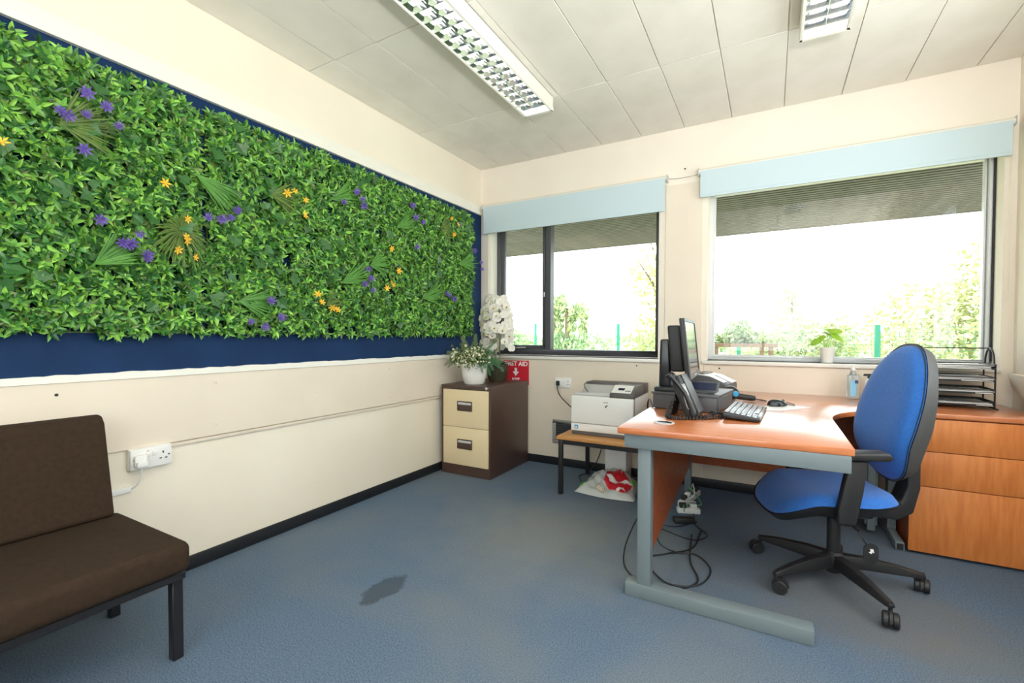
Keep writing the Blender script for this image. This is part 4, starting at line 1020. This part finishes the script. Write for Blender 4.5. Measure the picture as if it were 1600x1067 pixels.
# ================================================================== reception seat
L = (.40, -3.55, 0); t = thing('reception_seat', 'low dark brown upholstered bench seat with black legs against the left wall', 'seat', L)
MB(L).box(.14, -4.20, .318, .705, -2.885, .425).build('seat_cushion', brown_fab, t, .030, 4)
bk = MB(L)
pf = [(.052,.80),(.075,.815),(.115,.812),(.140,.785),(.215,.440),(.205,.425),(.150,.425),(.135,.45)]
bk.prism(pf, 'y', -4.20, -2.925); bk.build('backrest', brown_fab, t, .018, 3)
MB(L).box(.12, -4.18, .290, .68, -2.895, .317).build('seat_frame', black_met, t, .003, 1)
for (x, y) in ((.618,-2.925),(.618,-4.18),(.125,-2.925),(.125,-4.18)): MB(L).box(x, y, 0, x+.034, y+.034, .292).build('leg', black_met, t, .003, 1)
for y in (-2.98, -4.10): MB(L).prism([(.06,.45),(.075,.45),(.15,.29),(.12,.29)], 'y', y-.02, y+.02).build('back_bracket', black_met, t, .002, 1)

# ================================================================== office chair
CX, CYY, TH = 2.705, -1.135, math.radians(199)
t = thing('office_chair', 'blue upholstered swivel office chair with black arms pulled up to the desk', 'office chair', (CX, CYY, 0), TH)
hub = MB().lathe([(.030,.045),(.032,.05),(.045,.085),(.048,.12),(.034,.135),(.030,.14)], n=20).build('base_hub', black_pl, t)
MB().lathe([(.027,.13),(.027,.30),(.024,.335)], n=18).build('gas_column', black_pl, t)
wheel = MB().lathe([(.010,-.011),(.026,-.011),(.030,-.007),(.030,.007),(.026,.011),(.010,.011)], n=22).mesh('wheel')
hood = MB().prism([(.034*math.cos(a), .034*math.sin(a)) for a in [PI*k/10 for k in range(11)]], 'y', -.005, .005).mesh('hood')
for k in range(5):
    a = math.radians(154+72*k)-TH; d = Vector((math.cos(a), math.sin(a), 0)); s = Vector((-d.y, d.x, 0)); b = MB(); v = []
    for (r, w, z0, z1) in ((.035,.026,.075,.130),(.12,.022,.075,.128),(.24,.018,.072,.112),(.325,.016,.070,.094),(.345,.012,.072,.088)):
        c = d*r; v += [c+s*w+Vector((0,0,z0)), c-s*w+Vector((0,0,z0)), c-s*w*.8+Vector((0,0,z1)), c+s*w*.8+Vector((0,0,z1))]
    f = [(0,1,2,3),(16,17,18,19)]
    for i in range(4):
        for q in range(4): f.append((4*i+q, 4*i+(q+1) % 4, 4*i+4+(q+1) % 4, 4*i+4+q))
    lg = b.add(v, f).build('base_leg', black_pl, t, .004, 2)
    sw = a + (.9, 2.2, -.6, 1.2, 2.9)[k]; cc = d*.335+Vector((math.cos(sw)*.018, math.sin(sw)*.018, 0)); ax = Vector((-math.sin(sw), math.cos(sw), 0))
    for sg in (-1, 1):
        link('wheel', wheel, black_pl, lg, cc+ax*.016*sg+Vector((0,0,.0305)), ax.to_track_quat('Z','Y').to_euler())
    hd = link('caster_hood', hood, black_pl, lg, cc+Vector((0,0,.031)), (0,0,sw))
    MB().tube([tuple(d*.335+Vector((0,0,.055))), tuple(d*.335+Vector((0,0,.092)))], .008, 10).build('caster_stem', black_pl, lg)
# seat
def sup(rx, ry, p, n=48, egg=0):
    o = []
    for k in range(n):
        a = 2*PI*k/n; c, s = math.cos(a), math.sin(a); x = rx*abs(c)**(2/p)*(1 if c > 0 else -1); y = ry*abs(s)**(2/p)*(1 if s > 0 else -1)
        o.append((x, y*(1+egg*x/rx)))
    return o
so = sup(.255,.245,3.2,56,.04)
def seat_z(a): return .447-.55*max(0,a-.10)**1.5*2.2 + .10*max(0,-a-.10)
def seat_top(a, b, r): return Vector((a+.055, b, seat_z(a)-.045+.055*math.sqrt(max(0,1-r**5))+.02*(abs(b)/.24)**2))
MB().dome(so, 14, seat_top).dome(so, 3, lambda a, b, r: Vector((a+.055, b, seat_z(a)-.046+.02*(abs(b)/.24)**2*r))).build('seat_cushion', blue_fab, t, smooth=75)
so2 = [(a*1.02, b*1.02) for (a, b) in so]
MB().dome(so2, 10, lambda a, b, r: Vector((a+.055, b, seat_z(a)-.042+.02*(abs(b)/.24)**2*r))).dome(so2, 12, lambda a, b, r: Vector((a*(.80+.2*r**4)+.055, b*(.80+.2*r**4), seat_z(a)-.042+.02*(abs(b)/.24)**2*r-.068*math.sqrt(max(0,1-r**6))))).build('seat_shell', black_pl, t, smooth=75)
MB().box(-.12, -.09, .325, .10, .09, .370).build('mechanism', black_pl, t, .012, 2)
# backrest
def bo(n=60):
    o = []
    for k in range(n):
        a = 2*PI*k/n; c, s = math.cos(a), math.sin(a)
        y = .208*abs(c)**(2/2.5)*(1 if c > 0 else -1); z = .305*abs(s)**(2/2.5)*(1 if s > 0 else -1)
        u = z/.305; y *= 1-.20*max(0,u)**1.6-.14*max(0,-u)**2; o.append((y, z))
    return o
BC = Vector((-.232, 0, .795))
def bx_(z):   # spine curve: lumbar forward, top leaning back
    u = z/.305; return BC.x + .030*math.exp(-((u+.45)/.4)**2) - .055*max(0,u)**1.3 - .012*u
OUT = bo()
def bfront(a, b, r): return Vector((bx_(b)+.055*math.sqrt(max(0,1-r**4.5))-.005+.35*a*a, a, BC.z+b))
def bback(a, b, r, e=0): return Vector((bx_(b)-.004-(.066+.022*math.exp(-((b/.305+.35)/.5)**2))*math.sqrt(max(0,1-r**9))+.30*a*a, a*(1+e), BC.z+b))
MB().dome(OUT, 14, bfront).dome(OUT, 3, lambda a, b, r: Vector((bx_(b)-.006+.35*a*a, a, BC.z+b))).build('backrest_cushion', blue_fab, t, smooth=75)
O2 = [(a*1.025, b*1.015) for (a, b) in OUT]
MB().dome(O2, 12, bback).dome(O2, 3, lambda a, b, r: Vector((bx_(b)+.002+.35*a*a, a, BC.z+b))).build('backrest_shell', shell_pl, t, smooth=75)
MB().prism([(-.10,.325),(-.24,.315),(-.30,.35),(-.325,.46),(-.325,.64),(-.27,.64),(-.275,.47),(-.25,.40),(-.20,.375),(-.10,.375)], 'y', -.045, .045).build('back_bar', black_pl, t, .010, 3)
# arms (sitter's left arm is the near one)
for sg in (-1, 1):
    y = .262*sg
    ar_ = MB().prism([(.045,.365),(.110,.365),(.112,.42),(.072,.628),(.006,.630),(.020,.50)], 'y', y-.018, y+.018).build('arm_post', black_pl, t, .008, 3)
    MB().box(.05, min(y, y-.15*sg), .352, .092, max(y, y-.15*sg), .378).build('arm_bracket', black_pl, ar_, .005, 2)
    MB().prism([(-.078,.648),(-.062,.634),(.170,.630),(.190,.642),(.185,.660),(-.060,.670)], 'y', y-.038, y+.038).build('arm_pad', black_pl, ar_, .009, 3)
lv = MB().tube([(.04,.10,.345),(.04,.22,.35),(.035,.285,.345)], .006, 8).build('lever', black_pl, t)
tg_ = MB().tube(spline([(.035,.282,.338),(.025,.29,.315),(.012,.288,.295)]), .003, 6).build('tag_string', black_pl, t)
tl = MB().prism([(x*.9-.004, z+.257) for (x, z) in rrect(.030,.042,.026)], 'y', .284, .288).build('hang_tag', black_pl, t, smooth=0)
MB().prism([(-.004+x*.9, .268+z) for (x, z) in ((-.008,.010),(.006,.010),(.002,.002),(.010,-.004),(-.002,-.010),(-.004,-.002),(-.012,-.006))], 'y', .2882, .2890).build('tag_print', sign_w, tl, smooth=0)

# ================================================================== outside
GZ = -.15
struct(MB().box(-80, .33, GZ-.1, 80, 120, GZ).build('ground', lawn, smooth=0))
L = (1.8, 1.2, 2.30); so_ = thing('roof_soffit', 'slatted timber soffit of the overhanging roof outside the windows', 'roof', L)
MB(L).box(-3, .33, 2.335, 7, 2.10, 2.60).build('soffit_board', soffit_d, so_, smooth=0)
slt = MB().box(-5, -.020, -.015, 5, .020, .018).mesh('soffit_slat', smooth=0)
yy = .36
while yy < 2.09: link('soffit_slat', slt, soffit_m, so_, (.2, yy-L[1], 2.315-L[2])); yy += .066
MB(L).box(-3, 2.085, 2.295, 7, 2.12, 2.62).build('fascia', soffit_m, so_, smooth=0)

def leaf_cloud(name, blobs, n, size, cols, parent, loc, hang=0):
    V = []; C = []; F = []; m = 0; tot = sum(b[3]*b[4]*b[5] for b in blobs)
    for (cx, cy, cz, rx_, ry_, rz_) in blobs:
        k = max(20, int(n*(rx_*ry_*rz_)/tot))
        d = rng.normal(0,1,(k,3)); d /= np.linalg.norm(d,axis=1)[:,None]; q = rng.random(k)**.45
        P = d*q[:,None]*np.array([rx_,ry_,rz_])+np.array([cx,cy,cz])
        A = rng.normal(0,1,(k,3)); 
        if hang: A[:,2] -= hang
        A /= np.linalg.norm(A,axis=1)[:,None]; Bv = np.cross(A, rng.normal(0,1,(k,3))); Bv /= np.linalg.norm(Bv,axis=1)[:,None]
        s = size*rng.uniform(.6,1.3,(k,1)); w = s*.42
        quad = np.stack([P-A*s, P+Bv*w, P+A*s, P-Bv*w], 1); V.append(quad.reshape(-1,3))
        tt = rng.random((k,1)); c = cols[0]*(1-tt)+cols[1]*tt; C.append(np.repeat(c, 4, 0)); m += k
    V = np.concatenate(V); me = bpy.data.meshes.new(name); me.from_pydata([tuple(p) for p in V], [], [(4*i,4*i+1,4*i+2,4*i+3) for i in range(m)])
    color_attr(me, np.concatenate(C)); me.materials.append(tree_m); o = link(name, me, None, parent); o['kind'] = 'stuff'; return o
TG = np.array(lin(176,190,134)[:3]); TY = np.array(lin(212,208,158)[:3]); TB = np.array(lin(164,184,146)[:3])
def tree(name, label, loc, trunk_h, tr, blobs, n, size, cols=(TG,TY), hang=0, cat='tree', limbs=()):
    t = thing(name, label, cat, loc)
    if trunk_h: MB().tube([(0,0,0),(.05,0,trunk_h*.5),(0,.05,trunk_h)], [tr, tr*.8, tr*.5], 8).build('trunk', bark, t)
    for (a, b) in limbs: MB().tube([a, tuple((Vector(a)+Vector(b))/2+Vector((.1,0,.1))), b], [tr*.5, tr*.35, tr*.15], 6).build('branch', bark, t)
    leaf_cloud('foliage', blobs, n, size, cols, t, loc, hang); return t
tree('willow_tree', 'pale weeping willow far off in the dark-framed window', (-9.2,24.2,GZ), 3.2, .25, [(-1.2,0,2.3,.35,.5,1.4),(-.6,0,3.2,.8,.6,.9),(-.55,0,1.8,.3,.5,1.3),(.35,0,2.0,.28,.4,1.1),(.8,0,2.9,.7,.6,.6),(1.15,0,1.9,.3,.5,1.1),(.3,0,.8,1.4,.6,.45),(-.9,0,.8,.8,.6,.5)], 2000, .2, (TG,TB), 1.5)
tree('yellow_tree', 'yellow-green tree at the right edge of the dark-framed window', (-.45,10.6,GZ), 2.6, .12, [(0,0,3.1,1.0,.9,1.0),(.3,0,1.7,1.1,.9,.8),(-.5,0,1.15,.8,.7,.6),(.3,0,4.2,.6,.6,.8)], 1500, .12, (TY,TG), 0, 'tree', [((0,0,2),(-.7,0,3.6)),((0,0,2.2),(-.35,0,4.2)),((0,0,1.8),(.4,0,3.4))])
tree('thin_tree', 'thin distant tree standing clear in the large window', (3.4,25.6,GZ), 3.4, .12, [(0,0,3.5,.7,.6,.8),(-.4,0,2.4,.8,.6,.7),(.3,0,1.7,.6,.6,.9)], 420, .16, (TB,TG))
tree('round_shrub', 'blue-green shrub behind the sill plant in the large window', (3.4,15.2,GZ), 0, .1, [(0,0,.9,1.3,1,.95),(.9,0,.6,.8,.8,.75),(-1.2,0,.6,.8,.8,.7)], 1800, .11, (TB,TG), 0, 'shrub')
tree('hedge_bush', 'tall yellow-green bush filling the right side of the large window', (6.1,9.6,GZ), 0, .1, [(.7,0,2.1,1.2,1.2,1.6),(-.6,.4,1.3,1.2,1,1.3),(1.8,-.3,2.2,1.3,1.1,1.9),(.2,-.6,.9,1.6,.7,.9)], 11000, .085, (TY,TG), 0, 'shrub')
tree('low_bush', 'lower yellow-green bush beside the tall bush behind the green fence', (3.1,11.2,GZ), 0, .1, [(0,0,1.0,1.1,.8,1.0),(-1.0,.2,.7,.9,.8,.8),(.7,.1,1.1,.7,.7,1.0)], 4200, .08, (TY,TB), 0, 'shrub')
tree('far_bush', 'small green bush behind the orchid in the dark-framed window', (-8.1,15.6,GZ), 0, .1, [(0,0,.85,1.0,.9,.8),(-.6,0,1.4,.7,.6,.35)], 900, .12, (TG,TB), 0, 'shrub')
tree('far_tree_line', 'hazy line of low bushes along the far lawn edge', (-12,40,GZ), 0, .1, [(x,0,.8+.3*math.sin(x),1.6,1,1.0+.4*math.sin(2.3*x)) for x in range(-8,22,2)], 1800, .25, (TG,TB), 0, 'bushes')
# green fence: posts and wire panels, one thing
FA = Vector((3.67,3.99,0)); FD = Vector((-.836,.548,0)).normalized()
L = (1.5, 5.4, GZ); fe = thing('wire_fence', 'green post and wire mesh fence outside the windows', 'fence', L)
for s in (-2.4, 0, 2.05, 5.18, 9.0, 13): 
    p = FA+FD*s; MB(L).box(p.x-.03, p.y-.03, GZ, p.x+.03, p.y+.03, 1.30+.03*max(0,s)*.9).build('fence_post', post_g, fe, .004, 1)
wm = MB(L)
for k in range(26):
    z = GZ+.05+.054*k; a, b = FA+FD*-2.4, FA+FD*13
    wm.add([(a.x,a.y,z-.002),(b.x,b.y,z-.002),(b.x,b.y,z+.002),(a.x,a.y,z+.002),(a.x,a.y+.004,z-.002),(b.x,b.y+.004,z-.002),(b.x,b.y+.004,z+.002),(a.x,a.y+.004,z+.002)], BF)
for k in range(150):
    p = FA+FD*(-2.4+15.4*k/150); wm.box(p.x-.0015, p.y, GZ+.05, p.x+.0015, p.y+.003, 1.22)
wo = wm.build('wire_mesh', post_g, fe, smooth=0); wo['kind'] = 'stuff'
# raised planter table
L = (2.04, 3.62, GZ); pt = thing('raised_planter', 'raised wooden planter table with leafy plants outside the large window', 'planter', L, math.radians(22))
MB().box(-.45, -.25, 1.145, .42, .25, 1.195).build('planter_box', timber, pt, .005, 1)
for (x, y) in ((-.40,-.24),(-.30,.20),(.32,-.24),(.37,.20)): MB().box(x, y, 0, x+.05, y+.05, 1.146).build('leg', timber, pt, .004, 1)
leaf_cloud('planting', [(.0,0,1.36,.22,.2,.18),(-.22,0,1.26,.24,.24,.09),(.22,0,1.26,.26,.26,.08)], 1500, .035, (TG,TB), pt, L)
